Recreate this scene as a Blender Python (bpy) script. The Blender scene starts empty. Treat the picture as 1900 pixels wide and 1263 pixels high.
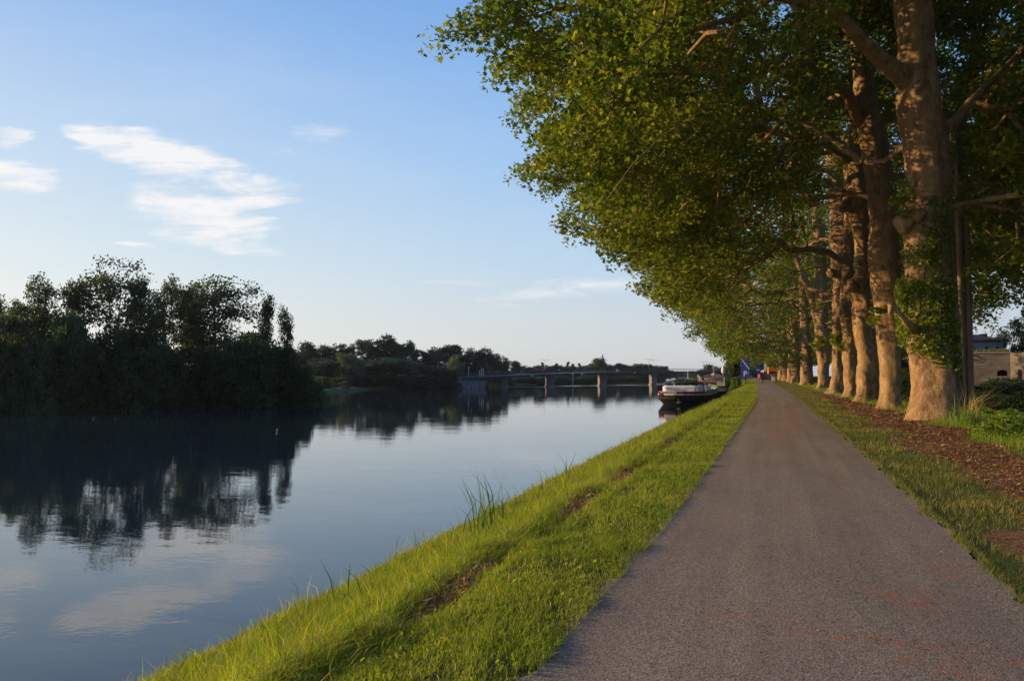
import bpy, bmesh, math, random
import numpy as np
from math import radians, sin, cos, tan, atan, pi
from mathutils import Vector, Matrix

sc = bpy.context.scene
COL = sc.collection
R = np.random.default_rng(7)

# ------------------------------------------------------------------ camera
F = 1455.0
EYE = 1.63
YAW = radians(18.33)
PITCH = atan(65.5 / F)
RV = np.array([cos(YAW), sin(YAW), 0.0])
FL = np.array([-sin(YAW), cos(YAW), 0.0])
FV = FL * cos(PITCH) + np.array([0, 0, sin(PITCH)])
UV = -FL * sin(PITCH) + np.array([0, 0, cos(PITCH)])
CAM = np.array([0, 0, EYE])


def at(px, py, D):
    """world point seen at a photo pixel, D metres ahead"""
    d = FV + RV * ((px - 950) / F) + UV * ((631.5 - py) / F)
    return CAM + d * (D / float(d @ FL))


def sub(px, D, z=0.0):
    p = at(px, 697, D)
    return np.array([p[0], p[1], z])


# ------------------------------------------------------------------ helpers
def tag(o, label=None, cat=None, group=None, kind=None):
    if label: o['label'] = label
    if cat: o['category'] = cat
    if group: o['group'] = group
    if kind: o['kind'] = kind
    return o


def empty(name, loc=(0, 0, 0), label=None, cat=None, group=None, parent=None):
    o = bpy.data.objects.new(name, None)
    COL.objects.link(o)
    o.location = loc
    o.empty_display_size = 0.2
    if parent: o.parent = parent
    return tag(o, label, cat, group)


def link_mesh(name, me, mats, parent=None):
    for m in (mats if isinstance(mats, (list, tuple)) else [mats]):
        me.materials.append(m)
    o = bpy.data.objects.new(name, me)
    COL.objects.link(o)
    if parent: o.parent = parent
    return o


def np_mesh(name, verts, faces, mats, parent=None, rnd=None, smooth=False, mi=None, extra=None):
    """faces: list of int arrays (n,k)"""
    verts = np.asarray(verts, dtype=np.float32)
    me = bpy.data.meshes.new(name)
    faces = [np.asarray(f, dtype=np.int32) for f in faces if len(f)]
    loops = np.concatenate([f.ravel() for f in faces])
    tot = np.concatenate([np.full(len(f), f.shape[1], dtype=np.int32) for f in faces])
    start = np.zeros(len(tot), dtype=np.int32)
    start[1:] = np.cumsum(tot)[:-1]
    me.vertices.add(len(verts)); me.vertices.foreach_set('co', verts.ravel())
    me.loops.add(len(loops)); me.loops.foreach_set('vertex_index', loops)
    me.polygons.add(len(tot)); me.polygons.foreach_set('loop_start', start)
    if smooth is True:
        me.polygons.foreach_set('use_smooth', np.ones(len(tot), dtype=bool))
    if mi is not None:
        me.polygons.foreach_set('material_index', np.asarray(mi, dtype=np.int32))
    me.update(calc_edges=True)
    if rnd is not None:
        a = me.attributes.new('rnd', 'FLOAT', 'POINT')
        a.data.foreach_set('value', np.asarray(rnd, dtype=np.float32))
    if extra:
        for k, v in extra.items():
            a = me.attributes.new(k, 'FLOAT', 'POINT')
            a.data.foreach_set('value', np.asarray(v, dtype=np.float32))
    return link_mesh(name, me, mats, parent)


class MB:
    """collects primitives in one bmesh -> one mesh object"""
    def __init__(self):
        self.bm = bmesh.new()

    def box(self, c, s, rz=0, rx=0, ry=0, m=0, bevel=0):
        M = Matrix.Translation(Vector(c)) @ Matrix.Rotation(rz, 4, 'Z') @ Matrix.Rotation(ry, 4, 'Y') @ Matrix.Rotation(rx, 4, 'X')
        r = bmesh.ops.create_cube(self.bm, size=1.0)
        for v in r['verts']:
            v.co = M @ Vector((v.co.x * s[0], v.co.y * s[1], v.co.z * s[2]))
        fs = set(f for v in r['verts'] for f in v.link_faces)
        for f in fs: f.material_index = m
        if bevel:
            es = list(set(e for f in fs for e in f.edges))
            bmesh.ops.bevel(self.bm, geom=es, offset=bevel, segments=2, affect='EDGES')
        return self

    def tube(self, pts, rad, sides=8, m=0, cap=True):
        pts = [Vector(p) for p in pts]
        if not isinstance(rad, (list, tuple)): rad = [rad] * len(pts)
        rings = []
        for i, p in enumerate(pts):
            d = (pts[min(i + 1, len(pts) - 1)] - pts[max(i - 1, 0)]).normalized()
            ref = Vector((0, 0, 1)) if abs(d.z) < .9 else Vector((1, 0, 0))
            a = d.cross(ref).normalized(); b = d.cross(a)
            rings.append([self.bm.verts.new(p + (a * cos(2 * pi * k / sides) + b * sin(2 * pi * k / sides)) * rad[i]) for k in range(sides)])
        for i in range(len(rings) - 1):
            for k in range(sides):
                f = self.bm.faces.new((rings[i][k], rings[i][(k + 1) % sides], rings[i + 1][(k + 1) % sides], rings[i + 1][k]))
                f.material_index = m
        if cap:
            for r_ in (rings[0], rings[-1]):
                try: self.bm.faces.new(r_).material_index = m
                except Exception: pass
        return self

    def poly(self, pts, thick, direc, m=0):
        """extruded polygon"""
        d = Vector(direc) * thick
        a = [self.bm.verts.new(Vector(p)) for p in pts]
        b = [self.bm.verts.new(Vector(p) + d) for p in pts]
        n = len(pts)
        self.bm.faces.new(a).material_index = m
        self.bm.faces.new(b[::-1]).material_index = m
        for i in range(n):
            self.bm.faces.new((a[i], b[i], b[(i + 1) % n], a[(i + 1) % n])).material_index = m
        return self

    def loft(self, rings, m=0, cap=True, closed=True):
        vs = [[self.bm.verts.new(Vector(p)) for p in r] for r in rings]
        n = len(vs[0])
        for i in range(len(vs) - 1):
            for k in range(n if closed else n - 1):
                f = self.bm.faces.new((vs[i][k], vs[i][(k + 1) % n], vs[i + 1][(k + 1) % n], vs[i + 1][k]))
                f.material_index = m
        if cap:
            for r_ in (vs[0], vs[-1]):
                try: self.bm.faces.new(r_).material_index = m
                except Exception: pass
        return self

    def build(self, name, mats, parent=None, smooth=False):
        bmesh.ops.recalc_face_normals(self.bm, faces=self.bm.faces)
        me = bpy.data.meshes.new(name)
        self.bm.to_mesh(me); self.bm.free()
        if smooth:
            me.polygons.foreach_set('use_smooth', [True] * len(me.polygons))
        return link_mesh(name, me, mats, parent)


# ------------------------------------------------------------------ materials
def mat(name, base=(.5, .5, .5), rough=.8, metal=0, spec=.3, build=None):
    m = bpy.data.materials.new(name)
    m.use_nodes = True
    nt = m.node_tree
    b = nt.nodes['Principled BSDF']
    b.inputs['Base Color'].default_value = (*base, 1)
    b.inputs['Roughness'].default_value = rough
    b.inputs['Metallic'].default_value = metal
    b.inputs['Specular IOR Level'].default_value = spec
    if build: build(nt, b)
    return m


def N(nt, typ, **kw):
    n = nt.nodes.new(typ)
    for k, v in kw.items():
        if k in n.inputs.keys(): n.inputs[k].default_value = v
        else: setattr(n, k, v)
    return n


def L(nt, a, b): nt.links.new(a, b)


def ramp(nt, fac, stops):
    r = nt.nodes.new('ShaderNodeValToRGB')
    e = r.color_ramp.elements
    while len(e) < len(stops): e.new(.5)
    for i, (p, c) in enumerate(stops):
        e[i].position = p
        e[i].color = (*c, 1) if len(c) == 3 else c
    L(nt, fac, r.inputs['Fac'])
    return r.outputs['Color']


def coords(nt, scale=(1, 1, 1)):
    tc = nt.nodes.new('ShaderNodeTexCoord')
    mp = nt.nodes.new('ShaderNodeMapping')
    mp.inputs['Scale'].default_value = scale
    L(nt, tc.outputs['Object'], mp.inputs['Vector'])
    return mp.outputs['Vector']


def noise(nt, vec, scale, detail=4, rough=.55, dist=0):
    n = N(nt, 'ShaderNodeTexNoise', Scale=scale, Detail=detail, Roughness=rough, Distortion=dist)
    L(nt, vec, n.inputs['Vector'])
    return n.outputs['Fac']


def mixc(nt, fac, a, b, mode='MIX'):
    m = nt.nodes.new('ShaderNodeMix'); m.data_type = 'RGBA'; m.blend_type = mode
    if isinstance(fac, (int, float)): m.inputs[0].default_value = fac
    else: L(nt, fac, m.inputs[0])
    for i, c in ((6, a), (7, b)):
        if isinstance(c, tuple): m.inputs[i].default_value = (*c, 1)
        else: L(nt, c, m.inputs[i])
    return m.outputs[2]


def math_(nt, op, a, b=None, c=None, clamp=False):
    m = nt.nodes.new('ShaderNodeMath'); m.operation = op; m.use_clamp = clamp
    for i, v in enumerate((a, b, c)):
        if v is None: continue
        if isinstance(v, (int, float)): m.inputs[i].default_value = v
        else: L(nt, v, m.inputs[i])
    return m.outputs[0]


def bump(nt, b, h, strength, dist=.02):
    n = N(nt, 'ShaderNodeBump', Strength=strength, Distance=dist)
    L(nt, h, n.inputs['Height'])
    L(nt, n.outputs['Normal'], b.inputs['Normal'])
    return n


def leaf_mat(name, stops, transl=.4, tcol=(.25, .35, .03), rough=.5, spec=.35, obj=False):
    m = bpy.data.materials.new(name); m.use_nodes = True
    nt = m.node_tree
    b = nt.nodes['Principled BSDF']
    out = nt.nodes['Material Output']
    a = nt.nodes.new('ShaderNodeAttribute'); a.attribute_name = 'rnd'
    fac = a.outputs['Fac']
    col = ramp(nt, fac, stops)
    if obj:   # every copy of a far tree has a slightly different green
        oi = nt.nodes.new('ShaderNodeObjectInfo')
        hs = nt.nodes.new('ShaderNodeHueSaturation')
        L(nt, math_(nt, 'MULTIPLY_ADD', oi.outputs['Random'], .07, .465), hs.inputs['Hue'])
        L(nt, math_(nt, 'MULTIPLY_ADD', oi.outputs['Random'], .7, .65), hs.inputs['Value'])
        L(nt, col, hs.inputs['Color'])
        col = hs.outputs['Color']
    L(nt, col, b.inputs['Base Color'])
    b.inputs['Roughness'].default_value = rough
    b.inputs['Specular IOR Level'].default_value = spec
    t = nt.nodes.new('ShaderNodeBsdfTranslucent')
    L(nt, mixc(nt, 1.0, col, tcol, 'MULTIPLY') if tcol else col, t.inputs['Color'])
    mx = nt.nodes.new('ShaderNodeMixShader'); mx.inputs[0].default_value = transl
    L(nt, b.outputs[0], mx.inputs[1]); L(nt, t.outputs[0], mx.inputs[2])
    L(nt, mx.outputs[0], out.inputs['Surface'])
    return m


M = {}
M['leaf'] = leaf_mat('plane_leaf', [(0, (.045, .082, .010)), (.4, (.100, .150, .015)), (.75, (.175, .21, .022)), (.97, (.28, .27, .04)), (1, (.34, .09, .03))], .48, (2.15, 2.0, .5))
M['sprout'] = leaf_mat('sprout_leaf', [(0, (.12, .17, .02)), (.5, (.19, .23, .03)), (1, (.30, .27, .05))], .42, (1.8, 1.7, .7))
M['ivy'] = leaf_mat('ivy_leaf', [(0, (.07, .12, .016)), (.5, (.16, .21, .025)), (1, (.32, .32, .05))], .35, (1.6, 1.7, .7), rough=.35)
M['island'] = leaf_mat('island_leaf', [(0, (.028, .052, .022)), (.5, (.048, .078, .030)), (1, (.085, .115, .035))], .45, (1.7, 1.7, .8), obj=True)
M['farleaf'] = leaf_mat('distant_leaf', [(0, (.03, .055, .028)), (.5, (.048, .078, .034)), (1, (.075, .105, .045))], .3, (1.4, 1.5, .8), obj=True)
M['willow'] = leaf_mat('willow_leaf', [(0, (.07, .10, .05)), (.5, (.11, .14, .07)), (1, (.16, .18, .09))], .35, (1.4, 1.4, .8))
M['shrub'] = leaf_mat('shrub_leaf', [(0, (.06, .13, .016)), (.5, (.12, .21, .025)), (1, (.22, .30, .04))], .4, (1.7, 1.7, .7))
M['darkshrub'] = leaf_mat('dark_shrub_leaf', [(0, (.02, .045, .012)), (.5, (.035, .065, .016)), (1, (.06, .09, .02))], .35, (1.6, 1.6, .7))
M['grass'] = leaf_mat('grass_blade', [(0, (.09, .14, .016)), (.35, (.17, .24, .02)), (.7, (.25, .31, .028)), (.88, (.32, .32, .045)), (.93, (.42, .34, .13)), (1, (.48, .38, .17))], .5, (1.75, 1.7, .55), rough=.55)
M['verge'] = leaf_mat('verge_blade', [(0, (.07, .105, .02)), (.4, (.15, .17, .028)), (.7, (.24, .23, .05)), (.85, (.32, .25, .10)), (1, (.40, .28, .13))], .42, (1.6, 1.5, .6), rough=.6)
M['reed'] = leaf_mat('reed_leaf', [(0, (.05, .10, .03)), (1, (.12, .19, .05))], .4, (1.5, 1.6, .7))
M['drygrass'] = leaf_mat('dry_stalk', [(0, (.20, .17, .05)), (.5, (.38, .28, .09)), (1, (.55, .40, .16))], .3, (1.2, 1.1, .8))
M['litter'] = leaf_mat('litter_flake', [(0, (.11, .05, .022)), (.5, (.26, .125, .052)), (.85, (.44, .25, .11)), (1, (.70, .50, .27))], .15, (1, 1, 1), rough=.8)


def f_bark(nt, b):
    v = coords(nt, (1, 1, .55))
    big = noise(nt, v, 1.1, 3)
    mid = noise(nt, v, 5.5, 5, .65)
    vo = N(nt, 'ShaderNodeTexVoronoi', Scale=6.0); L(nt, v, vo.inputs['Vector'])
    patch = ramp(nt, mid, [(.34, (.11, .068, .045)), (.42, (.24, .155, .105)), (.47, (.36, .26, .18)), (.55, (.33, .235, .16)), (.60, (.46, .38, .27)), (.66, (.56, .50, .37)), (.70, (.36, .26, .18))])
    olive = ramp(nt, big, [(.35, (.34, .30, .15)), (.65, (.40, .27, .18))])
    oi = nt.nodes.new('ShaderNodeObjectInfo')
    c = mixc(nt, math_(nt, 'MULTIPLY_ADD', oi.outputs['Random'], .45, .12), patch, olive)
    dv = nt.nodes.new('ShaderNodeVectorMath'); dv.operation = 'ADD'
    dn = N(nt, 'ShaderNodeTexNoise', Scale=4.0, Detail=4.0); L(nt, v, dn.inputs['Vector'])
    sc_ = nt.nodes.new('ShaderNodeVectorMath'); sc_.operation = 'SCALE'; sc_.inputs['Scale'].default_value = .45
    L(nt, dn.outputs['Color'], sc_.inputs[0]); L(nt, v, dv.inputs[0]); L(nt, sc_.outputs[0], dv.inputs[1])
    pv_ = N(nt, 'ShaderNodeTexVoronoi', Scale=4.2); L(nt, dv.outputs[0], pv_.inputs['Vector'])
    ps_ = nt.nodes.new('ShaderNodeSeparateColor'); L(nt, pv_.outputs['Color'], ps_.inputs[0])
    plates = ramp(nt, ps_.outputs[0], [(0, (.20, .15, .105)), (.3, (.22, .165, .115)), (.34, (.36, .26, .18)), (.6, (.38, .28, .19)), (.64, (.34, .32, .20)), (.78, (.36, .33, .21)), (.82, (.52, .42, .28)), (1, (.56, .46, .32))])
    c = mixc(nt, .42, c, plates)
    fine = noise(nt, v, 34, 5, .7)
    c = mixc(nt, .6, c, ramp(nt, fine, [(.32, (.24, .19, .15)), (.5, (.82, .72, .62)), (.7, (1.14, 1.02, .88))]), 'MULTIPLY')
    c = mixc(nt, 1.0, c, (.98, .87, .73), 'MULTIPLY')
    L(nt, c, b.inputs['Base Color'])
    h = math_(nt, 'ADD', math_(nt, 'MULTIPLY', mid, 1.2), math_(nt, 'MULTIPLY', fine, .7))
    h = math_(nt, 'ADD', h, math_(nt, 'MULTIPLY', vo.outputs['Distance'], .4))
    bump(nt, b, h, .9, .055)


M['bark'] = mat('plane_bark', rough=.9, spec=.15, build=f_bark)


def f_bark2(nt, b):
    v = coords(nt, (1, 1, .2))
    L(nt, ramp(nt, noise(nt, v, 9, 5), [(.3, (.045, .036, .026)), (.7, (.13, .105, .075))]), b.inputs['Base Color'])


M['darkbark'] = mat('dark_bark', rough=.95, spec=.1, build=f_bark2)


def f_asphalt(nt, b):
    v = coords(nt)
    fine = noise(nt, v, 95, 3, .75)
    vo = N(nt, 'ShaderNodeTexVoronoi', Scale=85.0); L(nt, v, vo.inputs['Vector'])
    big = noise(nt, coords(nt, (1.2, .35, 1)), .8, 5, .6)
    c = ramp(nt, vo.outputs['Color'], [(.08, (.10, .080, .057)), (.45, (.24, .196, .145)), (.85, (.345, .288, .215)), (1, (.52, .45, .35))])
    c = mixc(nt, .75, c, ramp(nt, big, [(.3, (.72, .70, .69)), (.6, (1, .97, .95)), (.8, (1.16, 1.10, 1.05))]), 'MULTIPLY')
    lanes = noise(nt, coords(nt, (1.9, .05, 1)), 1.6, 4, .6)
    c = mixc(nt, .8, c, ramp(nt, lanes, [(.3, (.80, .79, .79)), (.5, (1, 1, 1)), (.7, (1.22, 1.20, 1.16))]), 'MULTIPLY')
    # worn reddish wheel track of clay dust: patches with a shape of their own
    rn = noise(nt, v, 6.5, 7, .75, .5)
    pos = nt.nodes.new('ShaderNodeSeparateXYZ'); L(nt, v, pos.inputs[0])
    X, Y = pos.outputs[0], pos.outputs[1]

    def blob(cx, cy, rx, ry):
        dx = math_(nt, 'DIVIDE', math_(nt, 'SUBTRACT', X, cx), rx)
        dy = math_(nt, 'DIVIDE', math_(nt, 'SUBTRACT', Y, cy), ry)
        return math_(nt, 'SUBTRACT', 1.0, math_(nt, 'SQRT', math_(nt, 'ADD', math_(nt, 'POWER', dx, 2), math_(nt, 'POWER', dy, 2))), clamp=True)
    bl = None
    for q in ((1.02, 4.35, .22, .75), (.95, 6.4, .35, .5), (.6, 5.3, .9, .10), (-.1, 5.55, .75, .06), (1.3, 5.2, .5, .14), (.85, 5.0, .3, .25), (1.2, 3.9, .35, .5), (1.35, 7.4, .2, .4), (.7, 32, .6, 12), (.2, 24, .5, 8)):
        k = blob(*q)
        bl = k if bl is None else math_(nt, 'MAXIMUM', bl, k)
    msk = math_(nt, 'MULTIPLY', math_(nt, 'MULTIPLY_ADD', rn, 7.5, -3.5, clamp=True), math_(nt, 'MULTIPLY', bl, 1.5, clamp=True), clamp=True)
    c = mixc(nt, math_(nt, 'MULTIPLY', msk, .85), c, (.36, .14, .055))
    # broad faint brown film of dust
    c = mixc(nt, math_(nt, 'MULTIPLY_ADD', noise(nt, coords(nt, (1.6, .25, 1)), 1.1, 4), 1.2, -.45, clamp=True), c, (.22, .155, .12))
    # dark oil-like stains
    st = noise(nt, coords(nt, (1, .8, 1)), 1.7, 6, .75)
    c = mixc(nt, math_(nt, 'MULTIPLY_ADD', st, 5, -3.3, clamp=True), c, (.06, .052, .05))
    # hairline cracks in a few stretches
    cr = N(nt, 'ShaderNodeTexVoronoi', Scale=1.1); cr.feature = 'DISTANCE_TO_EDGE'
    wv = nt.nodes.new('ShaderNodeVectorMath'); wv.operation = 'ADD'
    wn_ = N(nt, 'ShaderNodeTexNoise', Scale=3.0, Detail=5.0); L(nt, v, wn_.inputs['Vector'])
    L(nt, coords(nt, (1, .5, 1)), wv.inputs[0]); L(nt, wn_.outputs['Color'], wv.inputs[1]); L(nt, wv.outputs[0], cr.inputs['Vector'])
    crm = math_(nt, 'MULTIPLY', math_(nt, 'MULTIPLY_ADD', cr.outputs['Distance'], -90, 1.0, clamp=True), math_(nt, 'MULTIPLY_ADD', noise(nt, v, .35, 2), 9, -5.2, clamp=True))
    c = mixc(nt, math_(nt, 'MULTIPLY', crm, .75), c, (.03, .027, .025))
    L(nt, c, b.inputs['Base Color'])
    h = math_(nt, 'ADD', math_(nt, 'MULTIPLY', vo.outputs['Distance'], 1.0), fine)
    bump(nt, b, h, .38, .006)


M['asphalt'] = mat('asphalt', rough=.88, spec=.25, build=f_asphalt)


def f_ground(nt, b):
    v = coords(nt)
    n1 = noise(nt, v, .7, 5, .65)
    n2 = noise(nt, v, 14, 5, .7)
    green = ramp(nt, n1, [(.3, (.045, .065, .018)), (.5, (.075, .095, .024)), (.7, (.11, .105, .035))])
    soil = ramp(nt, n2, [(.25, (.08, .042, .020)), (.5, (.20, .105, .050)), (.75, (.34, .19, .095))])
    a = nt.nodes.new('ShaderNodeAttribute'); a.attribute_name = 'soil'
    k = math_(nt, 'ADD', a.outputs['Fac'], math_(nt, 'MULTIPLY_ADD', n2, .9, -.45))
    c = mixc(nt, math_(nt, 'MULTIPLY_ADD', k, 2.5, -.75, clamp=True), green, soil)
    L(nt, c, b.inputs['Base Color'])
    bump(nt, b, n2, .9, .06)


M['ground'] = mat('ground_earth', rough=.95, spec=.1, build=f_ground)


def f_water(nt, b):
    v = coords(nt)
    n1 = noise(nt, coords(nt, (.55, 1.0, 1)), 1.7, 3, .5, .2)
    n2 = noise(nt, coords(nt, (.35, .9, 1)), .28, 3, .5)
    n3 = noise(nt, v, 9, 2, .5)
    patch = noise(nt, coords(nt, (1, .35, 1)), .045, 2)
    amp = math_(nt, 'MULTIPLY_ADD', patch, 1.6, -.35, clamp=True)
    h = math_(nt, 'ADD', math_(nt, 'MULTIPLY', n1, .0035), math_(nt, 'MULTIPLY', n2, .013))
    h = math_(nt, 'ADD', h, math_(nt, 'MULTIPLY', math_(nt, 'MULTIPLY', n3, amp), .0010))
    # wind-ruffled reach beyond the bridge
    pos = nt.nodes.new('ShaderNodeSeparateXYZ'); L(nt, v, pos.inputs[0])
    far = math_(nt, 'MULTIPLY_ADD', pos.outputs[1], 1 / 60., -300 / 60., clamp=True)
    n4 = noise(nt, v, 1.4, 3, .6)
    h = math_(nt, 'ADD', h, math_(nt, 'MULTIPLY', math_(nt, 'MULTIPLY', n4, far), .10))
    n = N(nt, 'ShaderNodeBump', Strength=1.0, Distance=1.0)
    L(nt, h, n.inputs['Height']); L(nt, n.outputs['Normal'], b.inputs['Normal'])
    b.inputs['IOR'].default_value = 1.46
    b.inputs['Specular IOR Level'].default_value = .5


M['water'] = mat('river_water', (.012, .027, .038), .02, build=f_water)


def noisy(name, c0, c1, scale=4, rough=.7, metal=0, spec=.3, bmp=0, stretch=(1, 1, 1)):
    def f(nt, b):
        k = noise(nt, coords(nt, stretch), scale, 5, .65)
        L(nt, ramp(nt, k, [(.3, c0), (.7, c1)]), b.inputs['Base Color'])
        if bmp: bump(nt, b, k, bmp, .03)
    return mat(name, rough=rough, metal=metal, spec=spec, build=f)


M['concrete'] = noisy('weathered_concrete', (.12, .115, .11), (.24, .23, .22), 1.3, .9)
M['concrete2'] = noisy('pale_concrete', (.28, .275, .27), (.42, .41, .40), 1.0, .9)
M['deck'] = noisy('bridge_steel', (.075, .08, .085), (.13, .135, .14), 1.5, .6)
M['wood'] = noisy('pole_wood', (.12, .08, .05), (.27, .19, .115), 5, .85, bmp=.5, stretch=(1, 1, .12))
M['stone'] = None
M['rooftile'] = noisy('clay_tile', (.14, .06, .045), (.26, .12, .08), 3, .9)
M['render'] = noisy('grey_render', (.20, .19, .19), (.33, .31, .30), 1.2, .95)
M['white'] = noisy('white_paint', (.62, .62, .60), (.78, .78, .76), 2, .5)
M['black'] = noisy('black_hull_paint', (.010, .010, .012), (.022, .022, .026), 2, .75, spec=.12)
M['maroon'] = noisy('maroon_paint', (.16, .015, .025), (.26, .03, .04), 2, .5)
M['cream'] = noisy('cream_paint', (.48, .43, .30), (.62, .57, .42), 2, .6)
M['green'] = noisy('green_boat_paint', (.06, .13, .11), (.10, .18, .15), 2, .5)
M['orangewood'] = noisy('orange_wood', (.33, .11, .04), (.48, .18, .07), 6, .6)
M['salmon'] = noisy('salmon_paint', (.48, .17, .12), (.62, .26, .18), 2, .6)
M['awning'] = noisy('grey_awning', (.26, .28, .31), (.40, .42, .45), 2, .8)
M['tarp'] = noisy('pale_blue_tarp', (.45, .52, .62), (.62, .68, .76), 2, .8)
M['signblue'] = noisy('sign_blue', (.012, .035, .24), (.02, .05, .32), 2, .5)
M['signwhite'] = mat('sign_white', (.62, .68, .80), .6)
M['red'] = noisy('red_paint', (.45, .02, .02), (.58, .04, .03), 2, .4)
M['orange'] = noisy('orange_paint', (.75, .20, .02), (.85, .27, .03), 2, .5)
M['glass'] = mat('dark_glass', (.015, .02, .025), .08, spec=.6)
M['metal'] = noisy('galvanised_metal', (.30, .31, .32), (.45, .46, .47), 6, .5, .6)
M['rubber'] = mat('black_rubber', (.02, .02, .02), .85)
M['cloth'] = noisy('dark_cloth', (.018, .018, .024), (.035, .033, .045), 20, .95)
M['skin'] = mat('skin', (.42, .24, .17), .6)
M['hair'] = mat('brown_hair', (.03, .018, .01), .8)
M['glint'] = None


def f_stone(nt, b):
    v = coords(nt)
    tc = nt.nodes.new('ShaderNodeCombineXYZ')
    s = nt.nodes.new('ShaderNodeSeparateXYZ'); L(nt, v, s.inputs[0])
    L(nt, math_(nt, 'ADD', s.outputs[0], s.outputs[1]), tc.inputs[0]); L(nt, s.outputs[2], tc.inputs[1])
    br = N(nt, 'ShaderNodeTexBrick', Scale=1.0)
    br.inputs['Brick Width'].default_value = .75; br.inputs['Row Height'].default_value = .3; br.inputs['Mortar Size'].default_value = .014
    br.inputs['Color1'].default_value = (.19, .175, .155, 1); br.inputs['Color2'].default_value = (.13, .12, .11, 1)
    br.inputs['Mortar'].default_value = (.12, .105, .09, 1)
    L(nt, tc.outputs[0], br.inputs['Vector'])
    st = noise(nt, coords(nt, (.5, .5, 1.5)), 1.4, 6, .7)
    c = mixc(nt, .7, br.outputs['Color'], ramp(nt, st, [(.3, (.45, .42, .38)), (.5, (.9, .85, .8)), (.7, (1.2, 1.1, 1.0))]), 'MULTIPLY')
    L(nt, c, b.inputs['Base Color'])
    bump(nt, b, st, .5, .1)


M['stone'] = mat('fort_stone', rough=.95, spec=.1, build=f_stone)


def f_glint(nt, b):
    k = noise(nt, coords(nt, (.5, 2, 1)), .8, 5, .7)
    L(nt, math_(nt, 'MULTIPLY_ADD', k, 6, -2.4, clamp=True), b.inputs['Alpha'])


M['glint'] = mat('painted_sky_glint', (.70, .74, .80), .6, build=f_glint)  # white colour stands for sky mirrored in ruffled far water

# ------------------------------------------------------------------ terrain
WZ = -1.57
_yr = [-80, 12, 25, 60, 86, 116, 150, 185, 300, 409, 800, 1500, 6000]
_xr = [-6.3, -6.3, -6.55, -6.9, -7.05, -7.2, -8.2, -9.6, -20, -37, -78, -150, -600]
_yl = [-80, 30, 51, 63, 72.5, 79, 95, 124, 174, 191, 230, 257, 292, 312, 330, 523, 787, 1500, 6000]
_xl = [-90, -72, -64, -57.3, -50.8, -53, -62, -77, -92, -84, -88, -94, -68, -45, -46, -72, -98, -175, -640]
XR = lambda y: np.interp(y, _yr, _xr)
XL = lambda y: np.interp(y, _yl, _xl)
PC = lambda y: np.interp(y, [-20, 5, 8, 15, 50, 75, 103, 150, 200, 260, 400, 900], [.10, .14, .26, .32, .40, .12, -.43, -1.5, -3.0, -5.6, -12, -45])
RISE = lambda y: np.interp(y, [-50, 70, 110, 160, 250, 500, 3000], [0, 0, .30, .5, .72, .9, 1.0])


def sines(P, rng, n, f0, f1):
    """cheap smooth noise"""
    out = 0
    P = np.asarray(P, float)
    for i in range(n):
        k = rng.normal(size=P.shape[-1]); k /= np.linalg.norm(k)
        f = f0 * (f1 / f0) ** (i / max(1, n - 1))
        out = out + np.sin((P @ k) * f * 2 * pi + rng.uniform(0, 6.28)) / n ** .5
    return out


_rt = np.random.default_rng(99)
_tw = [(_rt.normal(size=2), _rt.uniform(0, 6.28), f) for f in (.12, .2, .33, .5, .8, 1.2, 1.9, 2.6)]


def terrain_noise(x, y):
    s = 0
    for k, ph, f in _tw:
        k = k / np.linalg.norm(k)
        s = s + np.sin((x * k[0] + y * k[1]) * f * 6.28 + ph) * min(1, .35 / f)
    return s * .35


def ground_z(x, y):
    x = np.asarray(x, float); y = np.asarray(y, float)
    d = x - XR(y)
    zr = np.interp(d, [-8, -1, 0, .7, 1.9, 2.9, 3.5, 3.9, 4.6], [-3.3, -2.1, WZ, -1.25, -.92, -.47, -.18, -.05, 0])
    zr = zr + RISE(y) * np.clip((d - .3) / 4, 0, 1)
    rx = x - PC(y)
    zr = zr - .75 * np.clip((rx - 8.0) / 8, 0, 1) * np.clip((y - 5) / 10, 0, 1)
    zr = zr + .5 * np.clip((rx - 60) / 200, 0, 1)
    e = XL(y) - x
    zl = np.interp(e, [-8, 0, 1, 3, 12, 60, 400], [-3.3, WZ, -1.15, -.9, -.6, -.2, .5])
    z = np.maximum(zr, zl)
    z = np.where((d < -3) & (e < -3), np.minimum(z, -2.4), z)
    amp = np.clip((np.abs(rx) - 1.55) / .8, 0, 1) * .045 * np.clip((d - 1) / 2, 0, 1)
    amp = np.where(e > 2, .1, amp)
    z = z - .06 * np.exp(-((x + 2.40) / .16) ** 2) * np.clip((60 - y) / 20, 0, 1) + .05 * np.exp(-((x + 2.75) / .2) ** 2) * np.clip((60 - y) / 20, 0, 1)
    return z + terrain_noise(x, y) * amp


def soil_mask(x, y):
    rx = x - PC(y)
    w = terrain_noise(x * 1.7, y * .8) * .5
    lo = np.interp(y, [0, 8, 12, 17, 60, 90], [2.0, 2.05, 2.25, 2.5, 3.0, 3.4]) + w * 1.3
    hi = np.interp(y, [0, 8, 12, 17, 32, 60, 90], [6.5, 5.1, 4.5, 4.6, 5.2, 4.8, 4.4]) + w
    strip = np.clip((rx - lo) / .35, 0, 1) * np.clip((hi - rx) / .35, 0, 1) * np.clip((95 - y) / 30, 0, 1)
    fur = np.exp(-((x + 2.42 + .12 * w) / .19) ** 2) * np.clip(.62 + 1.9 * terrain_noise(x * .5, y * .9), 0, 1) * np.clip((60 - y) / 30, 0, 1)
    edge = .35 * np.exp(-((np.abs(rx) - 1.55) / .15) ** 2)
    bank = .5 * (np.clip((XR(y) + .6 - x) / .5, 0, 1)) * (x > XR(y) - 3)
    return np.clip(np.maximum(strip, fur * .9) + edge + bank, 0, 1)


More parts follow.
